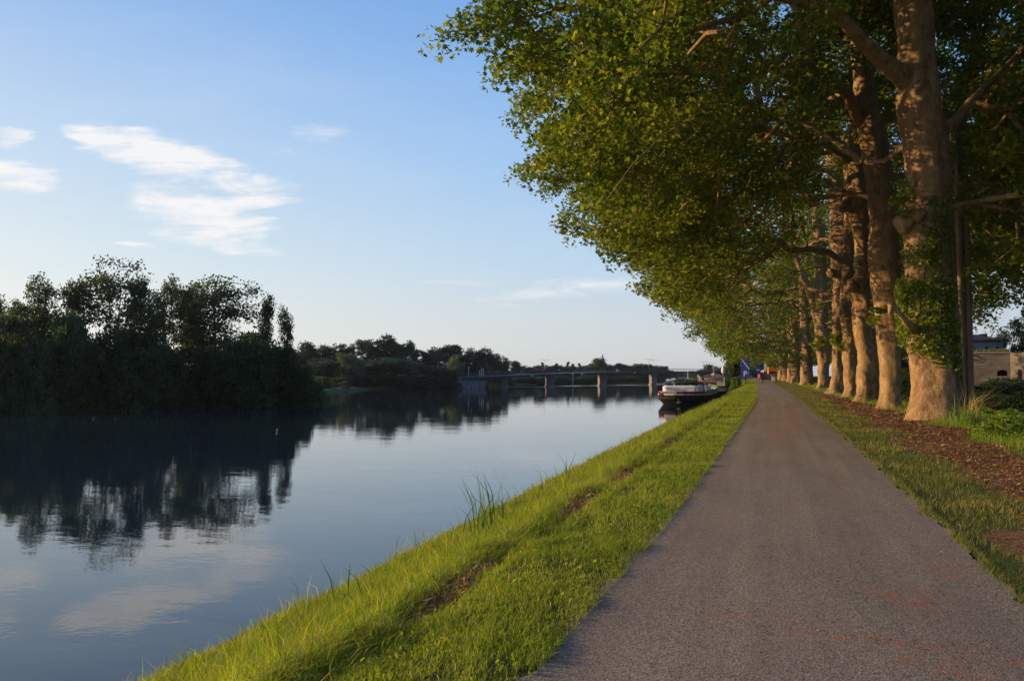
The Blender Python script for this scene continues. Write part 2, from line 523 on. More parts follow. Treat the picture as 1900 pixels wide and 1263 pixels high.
def grid_mesh(name, rows_y, xs_fn, zfn, mats, extra_fn=None, smooth=True):
    V = []; W = None
    for y in rows_y:
        xs = xs_fn(y); W = len(xs)
        V.append(np.stack([xs, np.full(W, y), zfn(xs, np.full(W, y))], 1))
    V = np.concatenate(V); H = len(rows_y)
    idx = np.arange(H * W).reshape(H, W)
    q = np.stack([idx[:-1, :-1], idx[:-1, 1:], idx[1:, 1:], idx[1:, :-1]], -1).reshape(-1, 4)
    ex = {k: f(V[:, 0], V[:, 1]) for k, f in (extra_fn or {}).items()}
    return np_mesh(name, V, [q], mats, smooth=smooth, extra=ex)


rows = np.concatenate([np.arange(-40, -6, 4), np.arange(-6, 26, .3), np.arange(26, 70, .8), np.arange(70, 160, 3), np.arange(160, 420, 10), np.geomspace(420, 5000, 22)])
offR = np.concatenate([[-9, -6, -3, -1.5, -.6], np.arange(0, 13.5, .25), np.arange(13.5, 24, .8), np.arange(24, 60, 4), np.geomspace(60, 3000, 16)])
offL = np.concatenate([-np.geomspace(3000, 60, 14), -np.arange(58, 12, -6), [-12, -8, -5, -3, -2, -1, -.4, 0, .6, 1.5, 3, 6, 9]])
land = grid_mesh('ground', rows, lambda y: np.concatenate([XL(y) + offL, XR(y) + offR]), ground_z, M['ground'], {'soil': soil_mask})
tag(land, 'grassy river banks and flat land on both sides', 'ground', kind='structure')
wr = np.concatenate([np.arange(-40, 340, 10), np.geomspace(340, 5000, 20)])
water = grid_mesh('river_water', wr, lambda y: XL(y) - 3 + (XR(y) - XL(y) + 5) * np.linspace(0, 1, 9), lambda x, y: np.full_like(x, WZ), M['water'])
tag(water, 'calm river reflecting sky and trees', 'water', kind='structure')

# path
pr = np.concatenate([np.arange(-8, 30, .12), np.arange(30, 90, .5), np.arange(90, 300, 3)])
_pe = np.random.default_rng(5)
_jit = {}


def path_xs(y):
    u = np.linspace(-1, 1, 13)
    jl = .035 * sin(y * 3.1) + .03 * sin(y * 7.7 + 1) + .02 * _pe.normal()
    jr = .035 * sin(y * 2.7 + 2) + .03 * sin(y * 8.3) + .02 * _pe.normal()
    w = 1.46
    return PC(y) + u * w + np.where(u < 0, jl, jr) * np.abs(u) ** 8


path = grid_mesh('path', pr, path_xs, lambda x, y: RISE(y) + np.interp(y, [0, 40, 120], [.007, .012, .035]) + .015 * (1 - ((x - PC(y)) / 1.5) ** 2) + .0035 * np.sin(x * 3 + y) * np.sin(y * 1.3), M['asphalt'])
tag(path, 'straight asphalt towpath along the river bank', 'path', kind='structure')


# ------------------------------------------------------------------ grass
def blades(name, P, h, w, mats, rng, rnd, lean=.35, wind=(0.15, 0.05)):
    n = len(P)
    a = rng.uniform(0, 2 * pi, n)
    s = np.stack([np.cos(a), np.sin(a), np.zeros(n)], 1) * (w * .5)[:, None]
    la = rng.uniform(0, 2 * pi, n)
    ld = np.stack([np.cos(la) + wind[0] * 3, np.sin(la) + wind[1] * 3, np.zeros(n)], 1) * (h * lean * rng.uniform(.2, 1.3, n))[:, None]
    up = np.zeros((n, 3)); up[:, 2] = h
    mid = P + up * .55 + ld * .3
    tip = P + up * (1 - .25 * rng.uniform(0, 1, n)[:, None]) + ld
    V = np.stack([P - s, P + s, mid + s * .8, mid - s * .8, tip], 1).reshape(-1, 3)
    i = np.arange(n)[:, None] * 5
    return np_mesh(name, V, [i + np.array([[0, 1, 2, 3]]), i + np.array([[3, 2, 4]])], mats, rnd=np.repeat(rnd, 5))


def scatter(rng, n, y0, y1, xlo, xhi, p=1.5):
    """more blades close to the camera; returns x,y and size factor"""
    t = rng.uniform(0, 1, n)
    # density ~ (8/max(y,8))^p by inverse cdf on a grid
    ys = np.linspace(y0, y1, 4000)
    dn = (7 / np.maximum(ys, 7)) ** p
    c = np.cumsum(dn); c /= c[-1]
    y = np.interp(t, c, ys)
    x = rng.uniform(0, 1, n)
    x = xlo(y) + (xhi(y) - xlo(y)) * x
    return x, y, (np.maximum(y, 7) / 7) ** .62


PL = lambda y: PC(y) - 1.42
PRr = lambda y: PC(y) + 1.42
g = np.random.default_rng(21)


def clumpy(x, y, f=1.0):
    return terrain_noise(x * 2.3 * f, y * 2.3 * f)


# tall lush grass on the river slope
x, y, k = scatter(g, 250000, 1.5, 190, lambda y: XR(y) + .9, lambda y: PL(y) - .95 + 0 * y, 1.45)
d = x - XR(y)
cl_ = clumpy(x, y) + .6 * clumpy(x + 3, y, 2.7)
h = (.065 + .085 * g.uniform(0, 1, len(x)) + .045 * cl_) * np.interp(x - PL(y), [-5, -2.2, -1.4, -.95], [1.5, 1.35, 1.15, .6])
tall = g.uniform(0, 1, len(x)) < .02
h = np.where(tall, h * 2.1, h)
h = np.clip(h, .05, .6) * np.minimum(k, 2.0) ** .3
w = .0058 * k * g.uniform(.5, 1.4, len(x))
keep = (soil_mask(x, y) < g.uniform(.1, .9, len(x))) & (cl_ > -1.1 + .5 * g.normal(size=len(x)))
P = np.stack([x, y, ground_z(x, y) - .01], 1)[keep]
rr = np.clip(.42 + .24 * g.normal(size=len(x)) + .16 * clumpy(x, y, .4) + .16 * clumpy(x + 5, y, 2.2), 0, .91)
rr = np.where(g.uniform(0, 1, len(x)) < .07, g.uniform(.88, 1, len(x)), rr)
o = blades('bank_grass', P, h[keep], w[keep], M['grass'], g, rr[keep], .95)
tag(o, 'lush bright grass on the slope down to the river', 'grass', kind='stuff')

# mown verge left of the path
x, y, k = scatter(g, 120000, 1.5, 190, lambda y: PL(y) - 1.15, lambda y: PL(y) + .05, 1.5)
h = (.025 + .05 * g.uniform(0, 1, len(x)) + .03 * clumpy(x, y, 1.6)) * np.minimum(k, 2) ** .5
w = .0052 * k * g.uniform(.5, 1.4, len(x))
keep = (soil_mask(x, y) < g.uniform(.25, 1, len(x))) & (clumpy(x, y, 1.5) > -.55 + .5 * g.normal(size=len(x)))
P = np.stack([x, y, ground_z(x, y) - .005], 1)[keep]
rr = np.clip(.46 + .25 * g.normal(size=len(x)) - .22 * clumpy(x, y, .6), 0, 1)
o = blades('verge_grass', P, np.clip(h, .02, .3)[keep], w[keep], M['grass'], g, np.clip(rr[keep], 0, 1), .7)
tag(o, 'short mown grass between the path and the slope', 'grass', kind='stuff')

# right verge (short, patchy, drier)
x, y, k = scatter(g, 95000, 4, 190, PRr, lambda y: PRr(y) + 3.6, 1.35)
h = (.04 + .06 * g.uniform(0, 1, len(x)) + .03 * clumpy(x, y)) * np.minimum(k, 2) ** .5
w = .0045 * k * g.uniform(.6, 1.3, len(x))
keep = (soil_mask(x, y) < g.uniform(.02, .8, len(x))) & (clumpy(x, y, 1.2) > -.12 + .6 * g.normal(size=len(x)))
P = np.stack([x, y, ground_z(x, y) - .005], 1)[keep]
rr = np.clip(.45 + .22 * g.normal(size=len(x)) + .25 * clumpy(x + 9, y, .5), 0, 1)
o = blades('verge_grass', P, np.clip(h, .02, .3)[keep], w[keep], M['verge'], g, rr[keep], .7)
tag(o, 'short patchy grass right of the path before the trees', 'grass', kind='stuff')

# longer grass beyond the bare strip and around the trunks
x, y, k = scatter(g, 75000, 9, 130, lambda y: PC(y) + 4.3, lambda y: PC(y) + 12, 1.2)
h = (.12 + .16 * g.uniform(0, 1, len(x)) + .06 * clumpy(x, y))
w = .006 * k * g.uniform(.6, 1.3, len(x))
keep = soil_mask(x, y) < g.uniform(.1, .5, len(x))
P = np.stack([x, y, ground_z(x, y) - .005], 1)[keep]
rr = np.clip(.35 + .2 * g.normal(size=len(x)), 0, 1)
o = blades('rough_grass', P, np.clip(h, .05, .5)[keep], w[keep], M['grass'], g, rr[keep], .45)
tag(o, 'longer green grass around and behind the tree trunks', 'grass', kind='stuff')

# turf creeping over the edges of the asphalt
yy = np.concatenate([g.uniform(2.5, 14, 9000), g.uniform(14, 60, 9000)]); sd_ = np.where(g.uniform(0, 1, len(yy)) < .5, -1, 1)
xx = PC(yy) + sd_ * (1.46 - np.abs(g.normal(0, .05, len(yy))) * (1 + 1.2 * np.clip(clumpy(yy * 0 + sd_ * 7, yy, 1.3), -.5, 1.5)) + .06)
keep = clumpy(yy * 0 + sd_ * 7, yy, 1.3) > g.uniform(-1.1, .7, len(yy))
P = np.stack([xx, yy, RISE(yy) + .004], 1)[keep]
kq = (np.maximum(yy, 7) / 7)[keep] ** .62
o = blades('edge_grass', P, g.uniform(.02, .06, len(P)) * kq ** .6, .005 * kq * g.uniform(.6, 1.4, len(P)), M['verge'], g, np.clip(g.normal(.35, .2, len(P)), 0, 1), .9)
tag(o, 'ragged turf creeping over both edges of the asphalt', 'grass', kind='stuff')

# hay and bark litter
def flakes(name, P, ln, wd, mats, rng, rnd, lab, tilt=.25):
    n = len(P)
    a = rng.uniform(0, pi, n)
    t = np.stack([np.cos(a), np.sin(a), rng.normal(0, tilt, n)], 1) * (ln * .5)[:, None]
    s = np.stack([-np.sin(a), np.cos(a), rng.normal(0, tilt, n)], 1) * (wd * .5)[:, None]
    V = np.stack([P - t, P + s * .9, P + t, P - s], 1).reshape(-1, 3)
    i = np.arange(n)[:, None] * 4
    o = np_mesh(name, V, [i + np.array([[0, 1, 2, 3]])], mats, rnd=np.repeat(rnd, 4))
    return tag(o, lab, 'litter', kind='stuff')


x, y, k = scatter(g, 60000, 6, 90, lambda y: PC(y) + 2.2, lambda y: PC(y) + 6.5, 1.3)
keep = soil_mask(x, y) > g.uniform(.3, 1.0, len(x))
x, y, k = x[keep], y[keep], k[keep]
flakes('leaf_litter', np.stack([x, y, ground_z(x, y) + g.uniform(.004, .04, len(x))], 1), .05 * k * g.uniform(.5, 2.0, len(x)), .012 * k * g.uniform(.4, 2.0, len(x)), M['litter'], g, g.uniform(0, 1, len(x)) ** 1.3, 'brown bark and straw scattered over the bare strip by the trees')
x, y, k = scatter(g, 22000, 1.5, 60, lambda y: -2.8 + 0 * y, lambda y: -2.05 + 0 * y, 1.4)
keep = soil_mask(x, y) > g.uniform(.25, 1.0, len(x))
x, y, k = x[keep], y[keep], k[keep]
flakes('cut_grass_litter', np.stack([x, y, ground_z(x, y) + g.uniform(.005, .08, len(x))], 1), .07 * k * g.uniform(.5, 1.5, len(x)), .008 * k * g.uniform(.4, 1.5, len(x)), M['litter'], g, g.uniform(.1, 1, len(x)), 'brown dried clippings lying in the furrow of the left verge', .6)
# crumbs of soil, bits of straw and leaf on the asphalt
xs, ys = [], []
for (cx, cy, sx, sy, n) in ((1.02, 4.4, .16, .5, 120), (.95, 6.4, .25, .3, 90), (.5, 5.35, .7, .07, 120), (1.5, 7.6, .12, .3, 40), (1.45, 8.2, .1, .2, 30), (-.2, 5.6, .5, .06, 50)):
    xs.append(g.normal(cx, sx, n)); ys.append(g.normal(cy, sy, n))
xs.append(g.uniform(-1.4, 1.5, 350)); ys.append(g.uniform(3, 45, 350))
for s_ in (-1, 1):
    yy = g.uniform(3, 60, 900); xs.append(PC(yy) + s_ * (1.46 - np.abs(g.normal(0, .09, 900)))); ys.append(yy)
x = np.concatenate(xs); y = np.concatenate(ys)
kk = (np.abs(x - PC(y)) < 1.45)
x, y = x[kk], y[kk]
flakes('path_debris', np.stack([x, y, RISE(y) + .027 + 0 * x], 1), g.uniform(.010, .05, len(x)) * (np.maximum(y, 7) / 7) ** .5, g.uniform(.004, .014, len(x)) * (np.maximum(y, 7) / 7) ** .5, M['litter'], g, g.uniform(0, 1, len(x)), 'crumbs of reddish earth and straw on the asphalt', .1)

# ------------------------------------------------------------------ leaves & wood
LEAF5 = np.array([(0, 0), (.36, .06), (.21, .26), (.52, .52), (.22, .56), (0, 1.0), (-.22, .56), (-.52, .52), (-.21, .26), (-.36, .06)])
LEAF3 = np.array([(0, 0), (.45, .35), (.16, .55), (0, 1.0), (-.16, .55), (-.45, .35)])
KITE = np.array([(0, 0), (.36, .45), (0, 1.0), (-.36, .45)])


def leaves(name, C, per, spread, size, mats, rng, parent, tpl=LEAF5, up=.5, out=None, rnd_shift=None, droop=0.0):
    C = np.asarray(C); n = len(C) * per
    base = np.repeat(C, per, 0)
    P = rng.normal(size=(n, 3))
    P /= np.maximum(1e-6, np.linalg.norm(P, axis=1))[:, None]
    P *= (rng.uniform(0, 1, n) ** .45)[:, None] * np.asarray(spread)
    if np.ndim(rnd_shift): sh = np.repeat(rnd_shift, per)
    else: sh = np.repeat(rng.normal(0, .12, len(C)), per)
    P[:, 2] -= droop * (P[:, 0] ** 2 + P[:, 1] ** 2)
    P += base
    Nn = rng.normal(size=(n, 3)); Nn[:, 2] = np.abs(Nn[:, 2]) + up
    if out is not None: Nn += out
    Nn /= np.linalg.norm(Nn, axis=1)[:, None]
    T = np.cross(Nn, rng.normal(size=(n, 3))); T[:, 2] -= .35
    T -= Nn * (T * Nn).sum(1)[:, None]
    T /= np.linalg.norm(T, axis=1)[:, None]
    B = np.cross(Nn, T)
    s = size * rng.uniform(.6, 1.25, n)
    K = len(tpl)
    V = P[:, None, :] + (T[:, None, :] * (tpl[None, :, 1:2] - .4) + B[:, None, :] * tpl[None, :, 0:1]) * s[:, None, None]
    fold = (tpl[:, 0] ** 2) * 1.0 + ((tpl[:, 1] - .4) ** 2) * .5
    V -= Nn[:, None, :] * (fold[None, :, None] * s[:, None, None] * .7)
    i = np.arange(n)[:, None] * K + np.arange(K)[None]
    r = np.clip(.42 + .22 * rng.normal(size=n) + sh, 0, .96)
    r = np.where(rng.uniform(0, 1, n) < .0015, 1.0, r)
    return np_mesh(name, V.reshape(-1, 3), [i], mats, parent, rnd=np.repeat(r, K))


def skeleton(roots, rootdepth, clumps, rng, step=1.3, lift=.12, wob=.12):
    nodes = [np.array(p, float) for p in roots]
    par = [-1] * len(nodes)
    dep = list(rootdepth)
    arr = np.zeros((len(nodes) + len(clumps) * 14 + 10, 3)); dp = np.zeros(len(arr))
    arr[:len(nodes)] = nodes; dp[:len(nodes)] = dep
    n = len(nodes)
    rt = np.array(roots)
    dd = np.array([np.min(np.linalg.norm(rt - c, axis=1)) for c in clumps])
    for ci in np.argsort(dd):
        c = clumps[ci]
        dist = np.linalg.norm(arr[:n] - c, axis=1)
        cost = dist + .35 * dp[:n] + np.where(arr[:n, 2] > c[2] + 1.0, .25 * (arr[:n, 2] - c[2]), 0)
        j = int(np.argmin(cost)); dj = dist[j]
        k = min(13, max(1, int(dj / step)))
        a = arr[j].copy(); prev = j
        for t in range(1, k + 1):
            u = t / k
            p = a + (c - a) * u
            p[2] += lift * dj * math.sin(pi * u)
            if t < k: p += rng.normal(size=3) * wob * min(1, dj / 4)
            arr[n] = p; dp[n] = dp[prev] + np.linalg.norm(p - arr[prev])
            par.append(prev); prev = n; n += 1
            if n >= len(arr) - 2: break
        if n >= len(arr) - 2: break
    par = np.array(par[:n])
    cnt = np.ones(n)
    for i in range(n - 1, -1, -1):
        if par[i] >= 0: cnt[par[i]] += cnt[i] * .55 if False else cnt[i]
    return arr[:n], par, cnt


def wood(name, nodes, par, rad, mats, parent, sides=5, rmin=0.0):
    i = np.where((par >= 0) & (rad > rmin))[0]
    a = nodes[par[i]]; b = nodes[i]
    ra = np.minimum(rad[par[i]], rad[i] * 1.5); rb = rad[i]
    d = b - a; ln = np.linalg.norm(d, axis=1)[:, None] + 1e-9; d = d / ln
    a = a - d * ra[:, None] * .4
    ref = np.where(np.abs(d[:, 2:3]) < .8, np.array([[0, 0, 1.]]), np.array([[1., 0, 0]]))
    u = np.cross(d, ref); u /= np.linalg.norm(u, axis=1)[:, None]; v = np.cross(d, u)
    th = np.arange(sides) * 2 * pi / sides
    ring = u[:, None] * np.cos(th)[None, :, None] + v[:, None] * np.sin(th)[None, :, None]
    V = np.concatenate([a[:, None] + ring * ra[:, None, None], b[:, None] + ring * rb[:, None, None]], 1).reshape(-1, 3)
    k = np.arange(len(i))[:, None] * (2 * sides)
    fs = [k + np.array([[s, (s + 1) % sides, sides + (s + 1) % sides, sides + s]]) for s in range(sides)]
    return np_mesh(name, V, [np.concatenate(fs)], mats, parent, smooth=True)


def trunk_mesh(name, rings, rng, mats, parent, sides=56, flare=.5, burls=6, rough=.05, lobes=5):
    """rings: list of (x,y,z,r); densified, flared at the foot, lumpy"""
    rings = np.array(rings, float)
    z0, z1 = rings[0, 2], rings[-1, 2]
    n = int((z1 - z0) / .13) + 2
    t = np.linspace(0, 1, n)
    zz = z0 + (z1 - z0) * t
    cx = np.interp(zz, rings[:, 2], rings[:, 0]); cy = np.interp(zz, rings[:, 2], rings[:, 1]); rr = np.interp(zz, rings[:, 2], rings[:, 3])
    ker = np.array([1, 2, 3, 2, 1]) / 9.
    sm = lambda a: np.convolve(np.pad(a, 2, 'edge'), ker, 'valid')
    cx, cy, rr = sm(cx), sm(cy), sm(rr)
    th = np.arange(sides) * 2 * pi / sides
    ph = rng.uniform(0, 6.28, 3)
    hz = (zz - z0)[:, None]
    rad = rr[:, None] * (1 + .035 * np.sin(lobes * th + ph[0] + .25 * hz) + .03 * np.sin(3 * th + ph[1] - .3 * hz))
    fl = flare * np.exp(-hz / .38)
    rad = rad * (1 + fl * (.55 + .45 * np.sin(lobes * th + ph[2]) * np.cos(2 * th + ph[1])))
    X = cx[:, None] + rad * np.cos(th); Y = cy[:, None] + rad * np.sin(th); Z = np.repeat(zz[:, None], sides, 1)
    P = np.stack([X, Y, Z], -1).reshape(-1, 3)
    nr = np.stack([np.tile(np.cos(th), n), np.tile(np.sin(th), n), np.zeros(n * sides)], 1)
    disp = rough * sines(P * [1, 1, .6], rng, 7, .5, 1.6) + rough * .35 * sines(P, rng, 8, 2, 5)
    for _ in range(burls):
        bz = rng.uniform(z0 + 2, z1); bt = rng.uniform(0, 6.28)
        i = np.argmin(abs(zz - bz)); c = np.array([cx[i] + rr[i] * cos(bt), cy[i] + rr[i] * sin(bt), bz])
        q = np.linalg.norm((P - c) * [1, 1, .8], axis=1)
        R0 = rng.uniform(.25, .5) * rr[i] / .7
        disp += .32 * R0 * np.exp(-(q / R0) ** 2) - .16 * R0 * np.exp(-(q / (R0 * .35)) ** 2)
    P = P + nr * disp[:, None] * np.clip(rr.repeat(sides) / .6, .3, 1)[:, None]
    idx = np.arange(n * sides).reshape(n, sides)
    q = np.stack([idx[:-1], np.roll(idx, -1, 1)[:-1], np.roll(idx, -1, 1)[1:], idx[1:]], -1).reshape(-1, 4)
    return np_mesh(name, P, [q], mats, parent, smooth=True)


def plane_clumps(rng, n, near=False, hollow=2.2, hollow_z=9, far=0.0, reach=16.5, right=9.5, ylen=8.0, x0=5.6, spray=45, low=0.0):
    out = []
    zt = [-12.5, -10.8, -9, -8, -6.5, -4, 0, 4, 6.5, 9, 12, 16]
    zb = [13.8, 12.2, 10.3, 8.5, 6.4, 6.3, 8.2, 9.2, 8.2, 6.2, 4.6, 5.5]
    ph = rng.uniform(0, 6.28, 6)
    while len(out) < n:
        m = 6000
        x = rng.uniform(-reach, right, m); y = rng.uniform(-ylen, ylen, m); z = rng.uniform(3, 24, m)
        rz = np.interp(z, [3, 6, 10, 13, 17, 21, 24], [.62, .75, .95, 1.0, .98, .72, .3])
        rz = rz * (1 + .10 * np.sin(y * .8 + ph[0]) * np.sin(z * .7 + ph[1]) + .06 * np.sin(y * 1.9 + ph[2] + z))
        e = np.abs(x) / (np.where(x < 0, reach, right) * rz)
        X = x + x0
        zm = np.interp(X, zt, zb) + .8 * np.sin(y * .9 + ph[3]) + .5 * np.sin(x * 1.3 + y * 1.7 + ph[4])
        zm = zm - far * np.interp(X, [-12, -8, -6, -2, 2, 5, 9, 12], [5.8, 3.2, 2.2, 2.6, 4.0, 5.0, 4.0, 1.5])
        zm = zm + low * (x < 0) + (1 - min(1, far)) * np.interp(X, [-7, -3, 1, 4, 7], [0, 1.2, 2.6, 2.2, 0])
        ey = np.abs(y) / ylen
        ok = (e * e + .25 * ey * ey < 1.0) & (z > zm)
        p = np.clip((e - .45) / .35, 0, 1) * .88 + .14
        p = np.where(z - zm < 1.6, np.maximum(p, .75), p)
        p = np.where((x > 2.5) | ((x > -4) & (z > 14)), np.maximum(p, .85), p)
        p = np.where(z > 20.5, .50, p)
        if hollow > 3: ok &= ~((x > -hollow) & (x < 2.6) & (z < 16.5))
        else: ok &= ~((np.abs(x) < hollow) & (z < hollow_z))
        ok &= rng.uniform(0, 1, m) < p
        # gaps: carve lumps so that the crown is made of boughs
        lump = np.sin(x * .9 + ph[5]) * np.sin(y * 1.1 + ph[0]) * np.sin(z * 1.15 + ph[2])
        ok &= lump > -.42 - .3 * rng.uniform(0, 1, m)
        out.extend(np.stack([x, y, z], 1)[ok].tolist())
    out = np.array(out[:n])
    # trailing sprays that break the outline
    sp = []
    cand = out[(out[:, 0] < -6) | (out[:, 0] > 5)]
    for _ in range(spray):
        c = cand[rng.integers(len(cand))].copy()
        sgn = -1 if c[0] < 0 else 1
        d = np.array([sgn * rng.uniform(.3, 1), rng.normal(0, .5), rng.uniform(-1.2, .15)]); d /= np.linalg.norm(d)
        for k in range(int(rng.integers(2, 6))):
            c = c + d * .5 + rng.normal(0, .1, 3); d[2] -= .08
            sp.append(c.copy())
    return np.concatenate([out, np.array(sp)]) if sp else out


BENT = 'plane trees lining the towpath'


def plane_tree(rings, base, seed, nclump, per, leaf, tpl, lab, name='plane_tree', limbs=(), sprouts=(), knobs=(), extra=None, rcap=.24, **kw):
    """rings in world coordinates; children in local coordinates of the Empty"""
    rng = np.random.default_rng(seed)
    t = empty(name, base, lab, 'tree', BENT)
    b = np.array(base)
    rg = np.array(rings, float); rg[:, :3] -= b
    tr = trunk_mesh('trunk', rg, rng, M['bark'], t, **(extra or {}))
    cl = plane_clumps(rng, nclump, **kw)
    zz = np.arange(7.0, min(19.5, rg[-1, 2] + .1), .7)
    cxx = np.interp(zz, rg[:, 2], rg[:, 0]); cyy = np.interp(zz, rg[:, 2], rg[:, 1])
    roots = [np.array([a, c, z]) for a, c, z in zip(cxx, cyy, zz)]
    depth = [0.0 + .25 * (z - 7) for z in zz]
    fixed_r = {}
    for pts, rr in limbs:
        pts = [np.array(p) - b for p in pts]
        MB().tube([tuple(p) for p in pts], list(rr), 14).build('limb', M['bark'], t, True)
        for p, q in zip(pts[1:], rr[1:]):
            roots.append(p); depth.append(1.0)
    nodes, par, cnt = skeleton(roots, depth, cl, rng)
    rad = np.minimum(.0125 * cnt ** .53, rcap)
    wood('branches', nodes, par, rad, M['bark'], t, 6, .011)
    leaves('crown', cl, per, (.80, .80, .55), leaf, M['leaf'], rng, t, tpl, up=.4)
    for (p, rad_, n) in sprouts:
        c = np.array(p) - b
        cs = c + rng.normal(size=(n, 3)) * np.array(rad_) * .5
        leaves('sprout_tuft', cs, 34, (.28, .28, .24), leaf * .8, M['sprout'], rng, t, LEAF3, up=.3)
    for (p, r0) in knobs:
        bm = bmesh.new(); bmesh.ops.create_icosphere(bm, subdivisions=3, radius=r0)
        for v in bm.verts:
            q = np.array(v.co)
            v.co = v.co * (1 + .18 * math.sin(q[0] * 9 / r0 * .4 + seed) * math.sin(q[2] * 7 / r0 * .4) + .1 * math.sin(q[1] * 5 / r0))
            v.co += Vector(np.array(p) - b)
        me = bpy.data.meshes.new('burl'); bm.to_mesh(me); bm.free()
        me.polygons.foreach_set('use_smooth', [True] * len(me.polygons))
        link_mesh('burl', me, M['bark'], t)
    return t


def prof(D, rows_, push=None):
    out = []
    for (py, l, r) in rows_:
        c = at((l + r) / 2, py, D)
        out.append((c[0], c[1], c[2], (r - l) / 2 / F * D))
    out.sort(key=lambda q: q[2])
    return out


def ground_rings(rg, base_z=-.15):
    rg = list(rg)
    rg[0] = (rg[0][0], rg[0][1], min(rg[0][2], base_z), rg[0][3])
    return rg


def extend(rg, ztop, rtop, dx=-.3, dy=.2):
    x, y, z, r = rg[-1]
    return rg + [(x + dx * .5, y + dy * .5, (z + ztop) / 2, (r + rtop) / 2), (x + dx, y + dy, ztop, rtop)]


# --- the tree nearest the camera in view
D1 = 28.6
r1 = ground_rings(prof(D1, [(778, 1682, 1786), (760, 1690, 1784), (730, 1693, 1780), (700, 1692, 1778), (640, 1684, 1775), (600, 1680, 1772), (560, 1680, 1769), (520, 1679, 1767), (480, 1681, 1765), (455, 1680, 1764), (430, 1673, 1763), (405, 1672, 1762), (385, 1680, 1761), (332, 1682, 1759), (290, 1680, 1758), (249, 1675, 1752), (199, 1667, 1747), (143, 1664, 1740), (83, 1666, 1733), (0, 1661, 1727), (-80, 1655, 1715)]))
r1 = extend(r1, 22, .25)
r1 = [(a_, c_, d_, e_ * .955) for a_, c_, d_, e_ in r1]
b1 = (r1[0][0], r1[0][1], 0)
lim1 = [([at(1700, 165, D1), at(1672, 140, D1 - .2), at(1635, 112, D1 - .8), at(1598, 75, D1 - 1.2), at(1565, 38, D1 - 1.6), at(1520, 12, D1 - 2), at(1470, 2, D1 - 2.4), at(1400, -12, D1 - 3)], (.48, .38, .30, .25, .21, .17, .13, .08)),
        ([at(1745, 245, D1), at(1775, 225, D1 + .4), at(1800, 190, D1 + .8), at(1840, 150, D1 + 1), at(1890, 100, D1 + 1)], (.28, .20, .16, .13, .08)),
        ([at(1690, 265, D1), at(1665, 280, D1 + 1), at(1640, 300, D1 + 1.5), at(1600, 300, D1 + 2)], (.2, .13, .10, .06)),
        ([at(1700, 612, D1 - .6), at(1680, 596, D1 - 1.0), at(1668, 580, D1 - 1.1), at(1658, 566, D1 - 1.1), at(1652, 566, D1 - 1.1), at(1651, 584, D1 - 1.1)], (.17, .11, .08, .09, .09, .06))]
plane_tree(r1, b1, 11, 2150, 66, .19, LEAF5, 'plane tree nearest the camera, thick flared trunk wrapped with ivy', limbs=lim1, near=True, hollow=3.2, low=.6, reach=15.8,
           sprouts=[(at(1676, 372, D1 - .9), (.45, .35, .5), 10)], knobs=[(at(1679, 415, D1 - .35), .36), (at(1705, 400, D1 - .7), .26)], extra=dict(flare=.13, burls=7, rough=.04), spray=70, rcap=.11)

# --- tree beside the camera, outside the frame, its crown overhanging the top of the picture
r0 = [(6.2, 16.2, -.1, .95), (6.1, 16.2, 2, .75), (6.1, 16.2, 8, .65), (5.9, 16.2, 14, .5), (5.8, 16.2, 21, .2)]
plane_tree(r0, (6.2, 16.2, 0), 12, 1500, 62, .185, LEAF5, 'plane tree whose boughs hang in from the top and right edges', near=True, hollow=4.6, ylen=8.5, spray=34, reach=10.9, low=3.0, rcap=.10)

D2 = 38.9
r2 = ground_rings(prof(D2, [(760, 1630, 1674), (745, 1634, 1672), (732, 1636, 1671), (700, 1635, 1671), (666, 1634, 1672), (633, 1630, 1672), (600, 1627, 1671), (566, 1624, 1669), (533, 1619, 1667), (505, 1615, 1667), (480, 1612, 1666), (450, 1614, 1665), (400, 1615, 1664), (340, 1608, 1658), (299, 1600, 1650), (249, 1594, 1641), (199, 1586, 1628), (140, 1583, 1620), (60, 1578, 1610)]))
r2 = extend(r2, 21, .2, -.6)
plane_tree(r2, (r2[0][0], r2[0][1], 0), 13, 1800, 54, .215, LEAF5, 'second trunk from the camera, smooth olive plane tree leaning left', hollow=3.1, sprouts=[(at(1626, 590, D2 - .8), (.3, .3, .6), 7)],
           limbs=[([at(1600, 230, D2), at(1570, 170, D2 - .5), at(1530, 150, D2 - 1), at(1480, 150, D2 - 2), at(1440, 120, D2 - 3), at(1395, 130, D2 - 4)], (.35, .28, .24, .2, .17, .1))],
           extra=dict(flare=.34, burls=4, rough=.03), spray=45)

D3 = 49.4
r3 = ground_rings(prof(D3, [(747, 1582, 1628), (735, 1588, 1628), (720, 1592, 1628), (666, 1594, 1629), (633, 1588, 1624), (600, 1583, 1619), (575, 1581, 1615), (560, 1583, 1613), (545, 1576, 1613), (525, 1577, 1612), (508, 1587, 1612), (490, 1588, 1612), (450, 1586, 1610), (425, 1582, 1609), (400, 1574, 1613), (382, 1563, 1615), (365, 1566, 1614), (345, 1573, 1610), (300, 1574, 1603), (240, 1574, 1598), (190, 1572, 1594), (120, 1570, 1590)]))
r3 = extend(r3, 21.5, .2, -.6)
plane_tree(r3, (r3[0][0], r3[0][1], 0), 14, 1400, 50, .23, LEAF3, 'third trunk from the camera, swollen with two big burls', hollow=3.1, limbs=[([at(1580, 300, D3), at(1560, 290, D3), at(1530, 268, D3), at(1490, 275, D3 - 1), at(1440, 290, D3 - 2)], (.28, .22, .17, .13, .08))],
           knobs=[(at(1580, 530, D3 - .5), .42), (at(1567, 383, D3 - .4), .36)], extra=dict(flare=.5, burls=9, rough=.06), spray=40)

